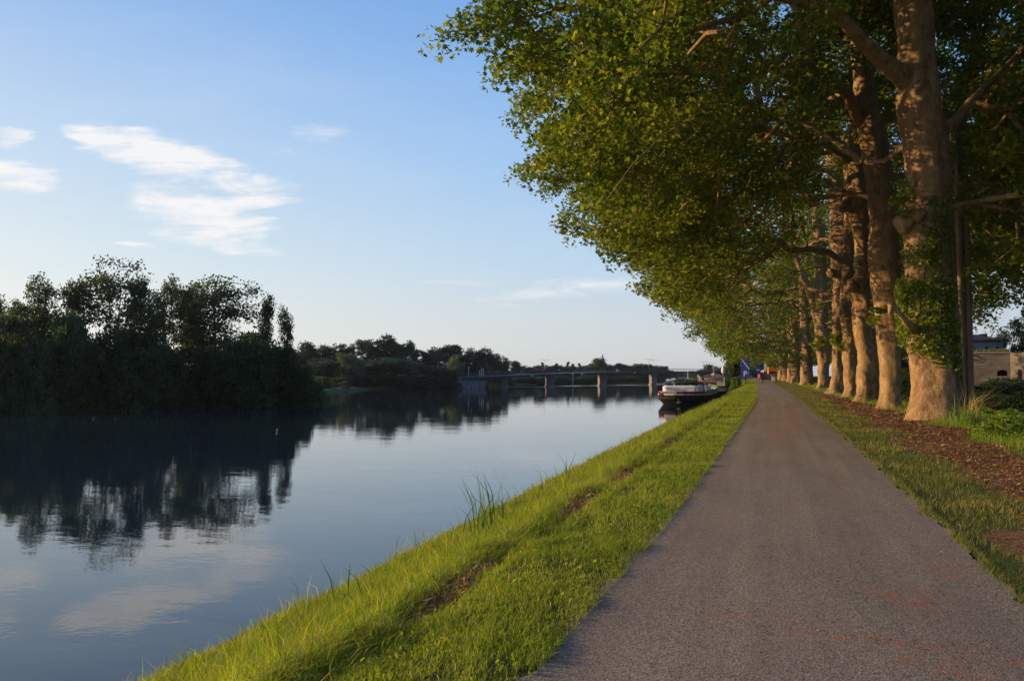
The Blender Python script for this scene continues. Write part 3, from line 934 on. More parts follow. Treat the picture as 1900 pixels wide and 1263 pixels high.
D4 = 57.5
r4 = ground_rings(prof(D4, [(739, 1561, 1590), (725, 1567, 1590), (666, 1566, 1591), (633, 1566, 1590), (605, 1563, 1589), (590, 1559, 1587), (570, 1558, 1584), (540, 1560, 1580), (480, 1563, 1582), (420, 1566, 1586), (330, 1566, 1586), (250, 1562, 1582)]))
r4 = extend(r4, 20, .2, -.6)
plane_tree(r4, (r4[0][0], r4[0][1], 0), 15, 1000, 40, .24, LEAF3, 'fourth trunk from the camera, narrow with a knob at head height', hollow=3.1, knobs=[(at(1564, 578, D4 - .4), .42)], sprouts=[(at(1557, 640, D4 - .7), (.5, .5, .5), 9)], extra=dict(flare=.5, burls=7, rough=.05))

D5 = 68.0
r5 = ground_rings(prof(D5, [(732, 1531, 1566), (720, 1538, 1566), (700, 1543, 1566), (640, 1545, 1566), (600, 1544, 1566), (560, 1546, 1572), (520, 1548, 1576), (505, 1539, 1578), (490, 1545, 1579), (450, 1542, 1579), (400, 1540, 1580), (350, 1538, 1572), (320, 1534, 1565), (260, 1528, 1554), (200, 1522, 1544)]))
r5 = extend(r5, 22, .2, -.6)
plane_tree(r5, (r5[0][0], r5[0][1], 0), 16, 1000, 40, .25, LEAF3, 'fifth trunk from the camera, rough and dark pitted higher up', hollow=3.1, sprouts=[(at(1545, 622, D5 - .9), (.7, .6, .7), 12)],
           limbs=[([at(1545, 345, D5), at(1520, 338, D5), at(1490, 315, D5 - 1), at(1460, 315, D5 - 2)], (.4, .3, .24, .12))], knobs=[(at(1543, 506, D5 - .5), .4)], extra=dict(flare=.6, burls=12, rough=.07), far=.3)

D6 = 86.0
r6 = ground_rings(prof(D6, [(723, 1513, 1537), (712, 1518, 1535), (700, 1519, 1536), (655, 1516, 1540), (640, 1508, 1543), (625, 1514, 1538), (600, 1511, 1534), (580, 1506, 1536), (560, 1508, 1536), (520, 1512, 1534), (440, 1510, 1530), (380, 1505, 1524)]), .0)
r6 = extend(r6, 21, .2, -.6)
plane_tree(r6, (r6[0][0], r6[0][1], .1), 17, 950, 36, .28, KITE, 'sixth trunk from the camera, forking low with a leafy collar', sprouts=[(at(1513, 635, D6 - .9), (.8, .7, .8), 12), (at(1530, 635, D6 - 1), (.9, .7, .8), 12)],
           limbs=[([at(1515, 575, D6), at(1505, 550, D6), at(1494, 520, D6), at(1482, 490, D6), at(1473, 465, D6), at(1480, 440, D6)], (.5, .42, .36, .3, .27, .2))], extra=dict(flare=.5, burls=9, rough=.06), far=.5)

# far trees of the row: two shapes built once, then copied
def far_proto(seed, lab, loc, s):
    q = [(0, 0, -.25, .95), (0, 0, 1.0, .78), (0, 0, 3.0, .72), (-.1, 0, 4.0, .86), (-.05, 0, 5, .62), (-.2, 0, 8, .6), (-.3, .1, 12, .5), (-.4, .1, 16, .35), (-.5, .1, 20, .2)]
    q = [(x_ + loc[0], y_ + loc[1], z_ + loc[2], r_) for x_, y_, z_, r_ in q]
    t = plane_tree(q, loc, seed, 1150, 38, .32, KITE, lab, sprouts=[((loc[0] - .6, loc[1] - .5, loc[2] + 3.9), (1.3, 1.1, 1.0), 16)], extra=dict(flare=.5, burls=8, rough=.06, sides=30), far=1.0, ylen=8.5, hollow_z=5)
    return t


def copy_tree(o, loc, lab, rz=0, s=1.0, sz=None):
    c = o.copy(); COL.objects.link(c)
    c.location = loc; c.rotation_euler = (0, 0, rz); c.scale = (s, s, sz or s)
    c['label'] = lab
    for ch in list(o.children):
        d = ch.copy(); COL.objects.link(d); d.parent = c
    return c


rest = [(1497, 108, 'seventh trunk from the camera, broad pale plane tree with a leafy collar'), (1477.5, 128, 'eighth trunk from the camera, slim plane tree beside a broad one'),
        (1469, 146, 'ninth plane tree from the camera, slim trunk partly hidden'), (1458, 168, 'tenth plane tree from the camera, burly trunk dotted with leafy tufts'),
        (1451, 192, 'eleventh plane tree from the camera, dark trunk beside the orange lorry'), (1447, 222, 'twelfth plane tree from the camera, behind the orange lorry'), (1444, 262, 'farthest plane tree of the row along the path')]
pA = pB = None
for i, (px, D, lab) in enumerate(rest):
    p = sub(px, D); loc = (p[0], p[1], float(RISE(p[1])))
    if i == 0: pA = far_proto(31, lab, loc, 1)
    elif i == 1: pB = far_proto(32, lab, loc, 1)
    else: copy_tree(pA if i % 2 == 0 else pB, loc, lab, 0, 1.0 - .03 * (i % 3), 1.0 + .04 * (i % 2))

# ------------------------------------------------------------------ ivy on the nearest trunk
def trunk_surface(rg, z, ang):
    rg = np.array(rg)
    return np.stack([np.interp(z, rg[:, 2], rg[:, 0]) + (np.interp(z, rg[:, 2], rg[:, 3]) + .06) * np.cos(ang),
                     np.interp(z, rg[:, 2], rg[:, 1]) + (np.interp(z, rg[:, 2], rg[:, 3]) + .06) * np.sin(ang), z], 1)


rv = np.random.default_rng(77)
VA = -pi / 2 - math.atan2(r1[3][0], r1[3][1])       # direction from trunk to camera
ps = []
def ivy_patch(z0, z1, a0, a1, n, k=1.0):
    z = rv.uniform(z0, z1, n); a = VA + rv.uniform(a0, a1, n)
    q = trunk_surface(r1, z, a)
    if a0 > .7:      # thin and close to the bark on the right side
        q[:, 0] -= .22 * np.cos(a); q[:, 1] -= .22 * np.sin(a)
    ps.append(q)
# lower edge falls from left to right round the trunk
for t in np.linspace(0, 1, 10):
    a0 = -1.75 + 3.1 * t
    zlow = 3.0 - 1.5 * t; zhigh = 5.1 - .3 * t
    ivy_patch(zlow, zhigh, a0, a0 + .34, 46)
ivy_patch(3.6, 4.9, -1.8, -.7, 110)
ivy_patch(5.0, 6.6, -.15, .45, 34)
ivy_patch(6.4, 8.0, 0, .5, 20)
ivy_patch(5.6, 6.2, -.9, .2, 26)
ivy_patch(1.2, 8.5, .85, 1.25, 120)
C_ = np.concatenate(ps)
iv = leaves('ivy', C_, 18, (.25, .25, .32), .14, M['ivy'], rv, None, LEAF3, up=.1)
tag(iv, 'dark glossy ivy climbing round the nearest thick trunk', 'ivy')
sv = MB()
for a in (.35, .9, 1.4, -.2, 1.8):
    zz = np.linspace(-.05, 7.5, 24)
    pts = trunk_surface(r1, zz, VA + a + .18 * np.sin(zz * 1.3 + a) )
    if a < .8: pts = pts[10:]
    sv.tube([tuple(p) for p in pts], .028, 6)
so = sv.build('stem', M['darkbark'], iv, True)
tag(so)

x, y, k = scatter(rv, 500, 2, 40, lambda y: XR(y) + 1.5, lambda y: PL(y) - .1, 1.4)
wds = leaves('weeds', np.stack([x, y, ground_z(x, y) + .06], 1), 8, (.09, .09, .05), .036, M['grass'], rv, None, KITE, up=1.0)
tag(wds, 'small broad-leaved weeds among the bank grass', 'weeds', kind='stuff')
x, y, k = scatter(rv, 500, 8, 40, lambda y: PRr(y) + .2, lambda y: PC(y) + 9, 1.2)
wds = leaves('weeds', np.stack([x, y, ground_z(x, y) + .05], 1), 8, (.10, .10, .04), .04, M['grass'], rv, None, KITE, up=1.0)
tag(wds, 'small broad-leaved weeds in the right verge', 'weeds', kind='stuff')

# ------------------------------------------------------------------ other trees
def make_tree(name, h, wd, seed, style, leafm, per=26, n=170, leaf=.3, label='', cat='tree', group=None, stems=1, lowest=.25, barkm='darkbark'):
    """broadleaf tree: Empty > trunk (with boughs), crown"""
    rng = np.random.default_rng(seed)
    t = empty(name, (0, 0, 0), label, cat, group)
    lobes = []
    k = {'round': 9, 'open': 11, 'column': 7, 'bush': 8, 'willow': 9}[style]
    for i in range(k):
        u = rng.uniform(0, 1)
        zc = h * (lowest + (.92 - lowest) * (i + .5) / k)
        if style == 'column': rr = wd * .25 * (1 - .5 * abs(i / k - .4)); off = rng.normal(0, wd * .10, 2)
        elif style == 'bush': rr = wd * rng.uniform(.22, .34); a = rng.uniform(0, 6.28); off = np.array([cos(a), sin(a)]) * wd * .3 * (1 - .6 * i / k)
        elif style == 'open': rr = wd * rng.uniform(.13, .22); a = rng.uniform(0, 6.28); off = np.array([cos(a), sin(a)]) * wd * rng.uniform(.12, .38) * math.sin(pi * min(1, .25 + .75 * i / k)) ** .5
        else: rr = wd * rng.uniform(.20, .30); a = rng.uniform(0, 6.28); off = np.array([cos(a), sin(a)]) * wd * .30 * math.sin(pi * min(1, .2 + .75 * i / k)) ** .7
        lobes.append((np.array([off[0], off[1], zc]), rr))
    cs = []
    per_l = n // k
    for c, rr in lobes:
        d = rng.normal(size=(per_l, 3)); d /= np.linalg.norm(d, axis=1)[:, None]
        q = c + d * (rr * rng.uniform(.45, 1.05, per_l) ** .7)[:, None] * [1, 1, .85 if style != 'column' else 1.3]
        cs.append(q)
    cs = np.concatenate(cs); cs = cs[cs[:, 2] > min(.35, h * .06)]
    cs[:, 2] = np.minimum(cs[:, 2], h)
    cr = wd * (.066 if style == 'open' else .088)
    if style == 'column': cr = wd * .12
    tops = []
    trm = MB()
    for s in range(stems):
        a = rng.uniform(0, 6.28); lean = rng.uniform(.02, .10) * h * (1 if stems > 1 else .4)
        pts = []; rr = []
        for i in range(8):
            u = i / 7
            pts.append((cos(a) * lean * u + rng.normal(0, .06) * u, sin(a) * lean * u + rng.normal(0, .06) * u, -.3 + (h * .86 + .3) * u))
            rr.append(max(.03, h * .016 * (1 - u * .85) / stems ** .4))
        trm.tube(pts, rr, 7)
        tops += [np.array(p) for p in pts[2:]]
    nodes, par, cnt = skeleton(tops, [.3 * q[2] for q in tops], cs, rng, 1.2, .06, .1)
    rad = np.minimum(.016 * cnt ** .5, h * .012)
    tr = trm.build('trunk', M[barkm], t, True)
    wood('branches', nodes, par, rad, M[barkm], t, 4, min(.012, h * .002))
    leaves('crown', cs, per, (cr * 1.25, cr * 1.25, cr), leaf, leafm, rng, t, KITE, up=.2, droop=.25 if style == 'willow' else 0)
    return t


ORD = ['first', 'second', 'third', 'fourth', 'fifth', 'sixth', 'seventh', 'eighth', 'ninth', 'tenth', 'eleventh', 'twelfth', 'thirteenth', 'fourteenth', 'fifteenth', 'sixteenth', 'seventeenth', 'eighteenth', 'nineteenth', 'twentieth',
       'twenty-first', 'twenty-second', 'twenty-third', 'twenty-fourth', 'twenty-fifth', 'twenty-sixth', 'twenty-seventh', 'twenty-eighth', 'twenty-ninth', 'thirtieth', 'thirty-first', 'thirty-second', 'thirty-third', 'thirty-fourth', 'thirty-fifth', 'thirty-sixth']

# prototypes (unit heights as listed); the first placement moves the prototype itself
PROTO = {}


def proto_place(key, maker, loc, rz, s, sz, lab, group):
    if key not in PROTO:
        o = maker(); PROTO[key] = o
        o.location = loc; o.rotation_euler = (0, 0, rz); o.scale = (s, s, sz)
        o['label'] = lab
        if group: o['group'] = group
        return o
    c = copy_tree(PROTO[key], loc, lab, rz, s, sz)
    if group: c['group'] = group
    return c


def island_maker(i):
    st = ['open', 'round', 'open', 'round'][i % 4]
    return lambda: make_tree('riverside_tree', 14, 9, 100 + i, st, M['island'], 22, 290 if st == 'open' else 340, .30, '', 'tree', None, 3 if st == 'open' else 2, .34)


def place_px(key, maker, px, top, D, H0, W0, wpx, lab, group, zbase=None, rz=None):
    p = sub(px, D)
    gz = float(ground_z(p[0], p[1])) if zbase is None else zbase
    hgt = EYE + (697 - top) / F * D - gz
    wid = wpx / F * D
    return proto_place(key, maker, (p[0], p[1], gz), (px * .37) % 6.28 if rz is None else rz, wid / W0, hgt / H0, lab, group)


gi = 'tall trees of the wooded point on the left'
tall_t = [(-40, 540, 74, 90, 0), (18, 548, 70, 75, 2), (85, 506, 73, 82, 0), (133, 512, 74, 60, 2), (208, 486, 76, 120, 1), (262, 505, 75, 80, 2), (300, 508, 79, 75, 0), (345, 518, 82, 80, 2), (402, 515, 84, 115, 3), (372, 520, 86, 70, 0)]
tl = ['with its crown cut by the left edge', 'thin crown with bright sky showing through', 'rounded crown over loose branches', 'narrow crown in a gap', 'tallest and densest crown', 'upright twiggy crown right of the tallest', 'loose open crown in the middle', 'bare forked limbs against the sky', 'broad domed crown at the right end', 'open crown behind the domed one']
for j, (px, top, D, wpx, v) in enumerate(tall_t):
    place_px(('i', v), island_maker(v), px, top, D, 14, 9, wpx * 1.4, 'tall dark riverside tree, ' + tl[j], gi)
for px, top, D, wpx, lab in ((490, 538, 86, 40, 'slender dark tree, taller of two spires at the point'), (529, 563, 87, 34, 'slender leaning tree, shorter spire at the end of the point')):
    place_px(('ic', px), lambda: make_tree('slender_tree', 14, 5, 200 + px, 'column', M['island'], 24, 210, .30, '', 'tree', None, 2, .3), px, top, D, 14, 5, wpx * 1.2, lab, None)
gb = 'dark bushes along the water edge of the wooded point'
pxs = [(-30, 640, 66), (25, 600, 67), (70, 640, 67), (112, 590, 69), (160, 640, 69), (200, 628, 71), (240, 662, 71), (285, 645, 73), (325, 668, 74), (365, 655, 76), (405, 660, 78), (440, 640, 79), (475, 640, 81), (505, 652, 82), (533, 652, 83), (556, 682, 84), (580, 712, 88), (462, 656, 80), (140, 600, 76), (60, 590, 78), (230, 618, 79), (310, 655, 84), (395, 650, 90), (455, 625, 90), (10, 585, 80)]
pxs.sort()
for j, (px, top, D) in enumerate(pxs):
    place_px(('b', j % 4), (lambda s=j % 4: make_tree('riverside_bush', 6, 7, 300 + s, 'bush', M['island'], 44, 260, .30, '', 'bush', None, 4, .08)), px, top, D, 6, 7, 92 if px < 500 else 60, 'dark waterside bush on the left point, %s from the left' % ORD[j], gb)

# far wood left of the bridge
gf = 'trees of the far wood left of the bridge'
fw = [(548, 648, 200, 40), (566, 637, 205, 34), (590, 650, 208, 36), (612, 643, 210, 34), (632, 642, 212, 30), (655, 642, 214, 38), (680, 630, 216, 36), (700, 634, 216, 30), (718, 624, 218, 32), (735, 634, 218, 30), (752, 636, 218, 26), (765, 640, 216, 22), (785, 650, 216, 34), (803, 658, 214, 30), (827, 640, 222, 50), (850, 645, 224, 40), (876, 650, 226, 34), (894, 648, 228, 34), (915, 656, 232, 32), (930, 664, 236, 26),
      (580, 680, 190, 60), (625, 690, 192, 50), (700, 668, 196, 90), (745, 672, 198, 80), (790, 682, 200, 60), (820, 690, 203, 50), (660, 690, 186, 60), (606, 668, 188, 70)]
fw.sort()
for j, (px, top, D, wpx) in enumerate(fw):
    v = j % 4
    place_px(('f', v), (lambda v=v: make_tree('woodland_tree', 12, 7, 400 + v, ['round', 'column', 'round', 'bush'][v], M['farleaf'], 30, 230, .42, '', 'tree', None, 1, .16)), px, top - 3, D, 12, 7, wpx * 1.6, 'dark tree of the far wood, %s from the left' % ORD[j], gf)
wl = [(648, 655, 184, 66, 'pale rounded willow overhanging the water before the far wood'), (848, 661, 205, 44, 'small round pale tree behind the left end of the bridge'), (637, 707, 165, 26, 'low yellowish bush at the water edge below the pale willow')]
for j, (px, top, D, wpx, lab) in enumerate(wl):
    place_px(('w', 0), lambda: make_tree('willow_tree', 8, 8, 450, 'willow', M['willow'], 40, 240, .34, '', 'tree', None, 2, .08), px, top, D, 8, 8, wpx, lab, None)

# trees behind the bridge
gh = 'trees on the horizon behind the bridge'
hb = []
rh = random.Random(4)
px = 905
while px < 1232:
    hb.append((px, 676 + rh.uniform(-3, 4) - (5 if px < 960 else 0), 330 + rh.uniform(-8, 25), 26 + rh.uniform(-3, 7)))
    px += 12.5
hb += [(1118, 664, 322, 38), (1098, 678, 320, 30), (1155, 674, 322, 26), (1172, 678, 325, 24), (1195, 677, 330, 28), (1215, 684, 335, 26)]
hb.sort()
for j, (px, top, D, wpx) in enumerate(hb):
    v = j % 3
    place_px(('f', v), None, px, top, D, 12, 7, wpx * 1.35, 'small dark tree behind the bridge, %s from the left' % ORD[j], gh, zbase=-.9)
for j, (px, top) in enumerate([(1008, 669), (1032, 671), (1052, 668), (1064, 672), (1077, 671), (1212, 675), (1137, 676)]):
    place_px(('p', 0), lambda: make_tree('poplar_tree', 12, 3, 480, 'column', M['farleaf'], 26, 120, .4, '', 'tree', None, 1, .1), px, top, 350, 12, 3, 11, 'slim pointed poplar above the bridge trees, %s from the left' % ORD[j], 'slim poplars above the trees behind the bridge', zbase=-.9)
gk = 'low trees on the hazy far bank right of the bridge piers'
fr = [(1243, 688, 470, 34), (1258, 690, 540, 30), (1228, 686, 420, 34), (1276, 689, 620, 24), (1288, 688, 520, 22), (1298, 686, 480, 26), (1312, 676, 430, 30), (1326, 684, 420, 26), (1336, 680, 400, 28), (1352, 676, 330, 30), (1364, 672, 300, 40), (1385, 655, 320, 54), (1405, 652, 330, 54), (1425, 655, 340, 54), (1300, 691, 760, 20), (1268, 693, 780, 34), (1250, 694, 800, 34), (1284, 694, 780, 34), (1445, 664, 300, 50), (1470, 660, 300, 50)]
fr.sort()
for j, (px, top, D, wpx) in enumerate(fr):
    v = j % 3
    place_px(('f', v), None, px, top, D, 12, 7, wpx * 1.3, 'distant tree past the bridge, %s from the left' % ORD[j], gk, zbase=-.6)
gq = 'low bushes along the far bank behind the bridge'
for j, px in enumerate(np.linspace(888, 1222, 24)):
    yb = float(np.interp(px, [888, 1000, 1100, 1225], [713.5, 713.2, 712.4, 711.5]))
    place_px(('b', j % 4), None, float(px), 698 + (j * 7 % 5), (EYE - WZ) * F / (yb - 697), 6, 7, 34, 'low dark bush on the bank behind the bridge, %s from the left' % ORD[j], gq, zbase=WZ + .1)
gr_ = 'low bushes at the foot of the far wood'
for j, px in enumerate((555, 578, 600, 622, 668, 690, 712, 736, 760, 784, 806, 826)):
    yb = float(np.interp(px, [555, 600, 640, 700, 826], [732, 727, 723, 720.5, 719.5]))
    place_px(('b', j % 4), None, float(px), 698 + (j * 7 % 6), (EYE - WZ) * F / (yb - 697) + 3, 6, 7, 44, 'low dark bush at the foot of the far wood, %s from the left' % ORD[j], gr_, zbase=WZ + .1)
# round dark shrub tree beside the blue sign
place_px(('bs', 0), lambda: make_tree('riverside_shrub', 5, 4.4, 510, 'bush', M['darkshrub'], 60, 260, .22, '', 'shrub', None, 5, .06), 1363, 658, 142, 5, 4.4, 38, 'rounded dark green shrub left of the blue parking sign', None)
place_px(('bs', 1), lambda: make_tree('riverside_shrub', 3, 3.4, 511, 'bush', M['shrub'], 50, 160, .2, '', 'shrub', None, 4, .06), 1364, 701, 128, 3, 3.4, 24, 'low green shrub at the bank behind the barges', None)
# right: trees behind the fort and bushes beyond the trunks
gt = 'trees behind the stone fort'
for j, (px, top, D, wpx) in enumerate([(1895, 588, 98, 60), (1870, 612, 112, 50), (1930, 570, 95, 80)]):
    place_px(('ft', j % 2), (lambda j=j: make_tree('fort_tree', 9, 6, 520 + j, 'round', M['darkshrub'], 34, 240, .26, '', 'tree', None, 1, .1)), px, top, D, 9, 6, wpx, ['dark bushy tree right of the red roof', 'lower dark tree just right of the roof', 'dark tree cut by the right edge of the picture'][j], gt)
for j, y_ in enumerate((108, 117, 128, 142, 158, 176)):
    z_ = float(ground_z(17.5, y_))
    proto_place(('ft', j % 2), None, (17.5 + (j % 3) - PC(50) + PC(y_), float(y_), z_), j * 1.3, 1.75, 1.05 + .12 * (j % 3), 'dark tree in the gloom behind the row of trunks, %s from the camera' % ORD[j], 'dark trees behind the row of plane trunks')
gu = 'dark bushes between the plane trees and the fort'
ub = [(1712, 690, 46, 130), (1650, 700, 66, 90), (1600, 702, 84, 60), (1800, 716, 44, 90), (1838, 712, 50, 120), (1880, 706, 52, 130), (1860, 735, 40, 100), (1905, 730, 36, 130), (1815, 745, 36, 80), (1560, 702, 110, 60), (1640, 690, 110, 90), (1530, 700, 130, 50), (1500, 700, 150, 40)]
ub.sort()
for j, (px, top, D, wpx) in enumerate(ub):
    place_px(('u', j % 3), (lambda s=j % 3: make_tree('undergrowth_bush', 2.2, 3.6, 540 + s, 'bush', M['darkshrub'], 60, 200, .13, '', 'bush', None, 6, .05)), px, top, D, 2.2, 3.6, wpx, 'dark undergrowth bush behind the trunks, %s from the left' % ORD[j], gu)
for j, (px, top, D, wpx, lab) in enumerate([(1868, 762, 21, 120, 'bright green leafy plant in the grass at the right edge'), (1800, 772, 24.5, 30, 'small leafy shoot at the foot of the nearest trunk'), (1905, 775, 19, 90, 'bright green leafy plant cut by the right edge')]):
    place_px(('sp', j % 2), (lambda s=j % 2: make_tree('leafy_plant', 1.0, 1.5, 560 + s, 'bush', M['shrub'], 20, 90, .10, '', 'plant', None, 7, .1)), px, top, D, 1.0, 1.5, wpx, lab, None)


# stalks
def stalks(name, p, n, h, sp, m, seed, lab, cat, w=.012, lean=.45, wind=(0, 0)):
    r_ = np.random.default_rng(seed)
    pts = np.zeros((n, 3)); pts[:, 0] = p[0] + r_.normal(0, sp, n); pts[:, 1] = p[1] + r_.normal(0, sp, n)
    pts[:, 2] = ground_z(pts[:, 0], pts[:, 1]) - .02
    o = blades(name, pts, h * r_.uniform(.55, 1.1, n), np.full(n, w), m, r_, r_.uniform(0, 1, n), lean, wind)
    return tag(o, lab, cat)


stalks('dry_grass_clump', sub(1800, 26.5), 90, 1.35, .16, M['drygrass'], 3, 'clump of tall straw-coloured dry grass right of the nearest trunk', 'grass clump', .014, .55, (.25, 0))
stalks('green_grass_clump', sub(1792, 26), 160, .8, .3, M['shrub'], 4, 'clump of green weeds at the right foot of the nearest trunk', 'weeds', .02, .5)
reeds = [(-4.15, 11.3, 46, 1.08, .16, 'tall reed clump with feathery leaves above the grass slope'), (-4.5, 10.4, 10, .62, .25, 'a few short reed blades left of the tall reed clump'), (-4.3, 15.9, 16, .95, .22, 'thin reed tuft farther along the water edge'), (-4.6, 7.7, 9, .6, .3, 'sparse reed blades at the water edge near the camera'), (-4.5, 8.9, 8, .5, .3, 'short reed blades halfway along the near slope')]
for j, (x_, y_, n, h_, sp, lab) in enumerate(reeds):
    stalks('reed_clump', (x_, y_), n, h_, sp, M['reed'], 40 + j, lab, 'reeds', .016, .5)

# ------------------------------------------------------------------ poles
pt = empty('utility_pole', tuple(sub(1788, 36)), 'twin weathered wooden utility poles standing close together behind the nearest trunk', 'pole')
b_ = np.array(pt.location)
for (pa, pb) in ((1788, 1774), (1802, 1788)):
    a = at(pa, 780, 36) - b_; c = at(pb, 215, 36) - b_
    a[2] = -1.2
    m_ = MB().tube([tuple(a + (c - a) * t) for t in np.linspace(0, 1, 6)], [.16, .155, .15, .14, .135, .13], 14)
    m_.build('post', M['wood'], pt, True)
m_ = MB()
for t in (.25, .6, .93):
    pa = at(1788 - 14 * t, 780 - 565 * t, 36) - b_; pb = at(1802 - 14 * t, 780 - 565 * t, 36) - b_
    d = (pb - pa) * .6
    m_.tube([tuple(pa - d), tuple(pb + d)], .02, 8)
m_.build('bolt', M['metal'], pt)

# ------------------------------------------------------------------ fort and house
def frame_at(px, D, zoff=0):
    p = sub(px, D); return np.array([p[0], p[1], zoff])


DF = 74.0
pl = sub(1700, 78); pr_ = sub(1874, DF)
ft = empty('stone_fort', (float(pr_[0]), float(pr_[1]), -.7), 'low weathered stone fort wall with gun openings behind the trees', 'fort')
v = pl - pr_; ln = float(np.linalg.norm(v)); dx, dy = v[0] / ln, v[1] / ln
nx, ny = dy, -dx
if nx * (0 - pr_[0]) + ny * (0 - pr_[1]) < 0: nx, ny = -nx, -ny     # towards camera
top = EYE + (697 - 655) / F * DF + .7


def fp(s, z, off=0): return (dx * s + nx * off, dy * s + ny * off, z)


embr = [(37 / F * DF / 1.0, 2.32), (0, 0)]
s_list = []
# openings measured leftwards from the corner (metres)
ops = [(.55 + .0, .8)]
E1 = (1862 - 1874) / F * DF; E2 = (1803 - 1874) / F * DF
cent = [abs(E1), abs(E2), abs(E2) * 1.9]
zo0, zo1 = EYE + (697 - 697) / F * DF + .7 - .02, EYE + (697 - 687) / F * DF + .7
th = 1.2
m_ = MB()
def wall_seg(m_, s0, s1, z0, z1, t=th):
    m_.poly([fp(s0, z0), fp(s1, z0), fp(s1, z1), fp(s0, z1)], t, (-nx, -ny, 0))
cur = 0.0
for c in cent:
    wall_seg(m_, cur, c - .42, -1.0, top); cur = c + .42
    wall_seg(m_, c - .42, c + .42, -1.0, zo0)
    # segmental arch head
    m_.poly([fp(c - .42, top), fp(c - .42, zo1 - .12), fp(c - .2, zo1 + .02), fp(c, zo1 + .06), fp(c + .2, zo1 + .02), fp(c + .42, zo1 - .12), fp(c + .42, top)], th, (-nx, -ny, 0))
wall_seg(m_, cur, ln, -1.0, top)
m_.build('wall', M['stone'], ft)
# the other face, turning away to the right
q = sub(1990, 66)
v2 = q - pr_; l2 = float(np.linalg.norm(v2)); ex_, ey_ = v2[0] / l2, v2[1] / l2
m2 = MB()
m2.poly([(0.02, 0, -1), (ex_ * l2, ey_ * l2, -1), (ex_ * l2, ey_ * l2, top + .05), (0.02, 0, top + .05)], 1.0, (-ey_ * 1.0, ex_, 0))
for s in (1.0, 2.3, 3.8, 5.2):      # crumbling buttresses
    m2.poly([(ex_ * s + ey_ * .45, ey_ * s - ex_ * .45, -1), (ex_ * (s + .6) + ey_ * .45, ey_ * (s + .6) - ex_ * .45, -1), (ex_ * (s + .6) + ey_ * .3, ey_ * (s + .6) - ex_ * .3, 2.9), (ex_ * s + ey_ * .3, ey_ * s - ex_ * .3, 2.9)], .5, (-ey_, ex_, 0))
o = m2.build('side_wall', M['stone'], ft); o['label'] = 'side of the fort lit by low sun, with crumbling buttresses'
for c in cent: MB().poly([fp(c - .6, zo0 - .3, -1.1), fp(c + .6, zo0 - .3, -1.1), fp(c + .6, zo1 + .4, -1.1), fp(c - .6, zo1 + .4, -1.1)], .1, (-nx, -ny, 0)).build('opening_shade', M['black'], ft)  # black slab paints the shaded depth behind each opening
m_ = MB()
m_.poly([fp(-.15, top, .12), fp(ln, top, .12), fp(ln, top + .16, .12), fp(-.15, top + .16, .12)], 1.5, (-nx, -ny, 0))
m_.build('coping', M['concrete'], ft)
# grass on the rampart
gp = g.uniform(0, 1, (5000, 2))
P = np.stack([pr_[0] + dx * gp[:, 0] * ln - nx * (.1 + gp[:, 1] * 4), pr_[1] + dy * gp[:, 0] * ln - ny * (.1 + gp[:, 1] * 4), np.full(5000, top - .7 + .12)], 1)
o = blades('rampart_grass', P, g.uniform(.12, .45, 5000), np.full(5000, .04), M['verge'], g, g.uniform(0, .7, 5000))
tag(o, 'grass growing along the top of the fort wall', 'grass', kind='stuff')
m_ = MB(); m_.poly([fp(-1, -1, -1.3), fp(ln, -1, -1.3), fp(ln, top + .05, -1.3), fp(-1, top + .05, -1.3)], 8, (-nx, -ny, 0))
m_.build('rampart', M['ground'], ft)

DH = 100.0
hp = sub(1862, DH)
hs = empty('farm_house', (float(hp[0]), float(hp[1]), 0), 'grey house with dark red tiled roof and chimney behind the fort', 'house')
u = np.array([RV[0], RV[1], 0]); w_ = np.array([FL[0], FL[1], 0])


def hpnt(a, zpx, dep=0): return tuple(u * (a / F * DH) + w_ * dep + np.array([0, 0, EYE + (697 - zpx) / F * DH]))


def hbox(m_, x0, x1, y0, y1, d0, d1):
    m_.poly([hpnt(x0 - 1862, y1, d0), hpnt(x1 - 1862, y1, d0), hpnt(x1 - 1862, y0, d0), hpnt(x0 - 1862, y0, d0)], d1 - d0, tuple(w_))


m_ = MB(); hbox(m_, 1700, 1863, 634, 672, 0, 7); m_.build('wall', M['render'], hs)
m_ = MB()   # main roof slope and hipped end
m_.poly([hpnt(1698 - 1862, 636, -.35), hpnt(1854 - 1862, 632, -.35), hpnt(1845 - 1862, 621, 3), hpnt(1698 - 1862, 621, 3)], .2, (0, 0, 1))
m_.poly([hpnt(1854 - 1862, 632, -.35), hpnt(1865 - 1862, 634, .5), hpnt(1863 - 1862, 634, 7), hpnt(1845 - 1862, 621, 3)], .2, (0, 0, 1))
m_.poly([hpnt(1698 - 1862, 636, 7.4), hpnt(1863 - 1862, 634, 7.4), hpnt(1845 - 1862, 621, 3.1), hpnt(1698 - 1862, 621, 3.1)], .2, (0, 0, 1))
ro = m_.build('roof', M['rooftile'], hs)
m_ = MB(); hbox(m_, 1700, 1838, 614, 640, 4.5, 9.5); m_.build('rear_wall', M['render'], hs)
m_ = MB()
m_.poly([hpnt(1700 - 1862, 621, 4.2), hpnt(1836 - 1862, 621, 4.2), hpnt(1834 - 1862, 611.5, 7), hpnt(1700 - 1862, 611.5, 7)], .2, (0, 0, 1))
m_.poly([hpnt(1700 - 1862, 621, 9.8), hpnt(1836 - 1862, 621, 9.8), hpnt(1834 - 1862, 611.5, 7.1), hpnt(1700 - 1862, 611.5, 7.1)], .2, (0, 0, 1))
ro2 = m_.build('rear_roof', M['rooftile'], hs)
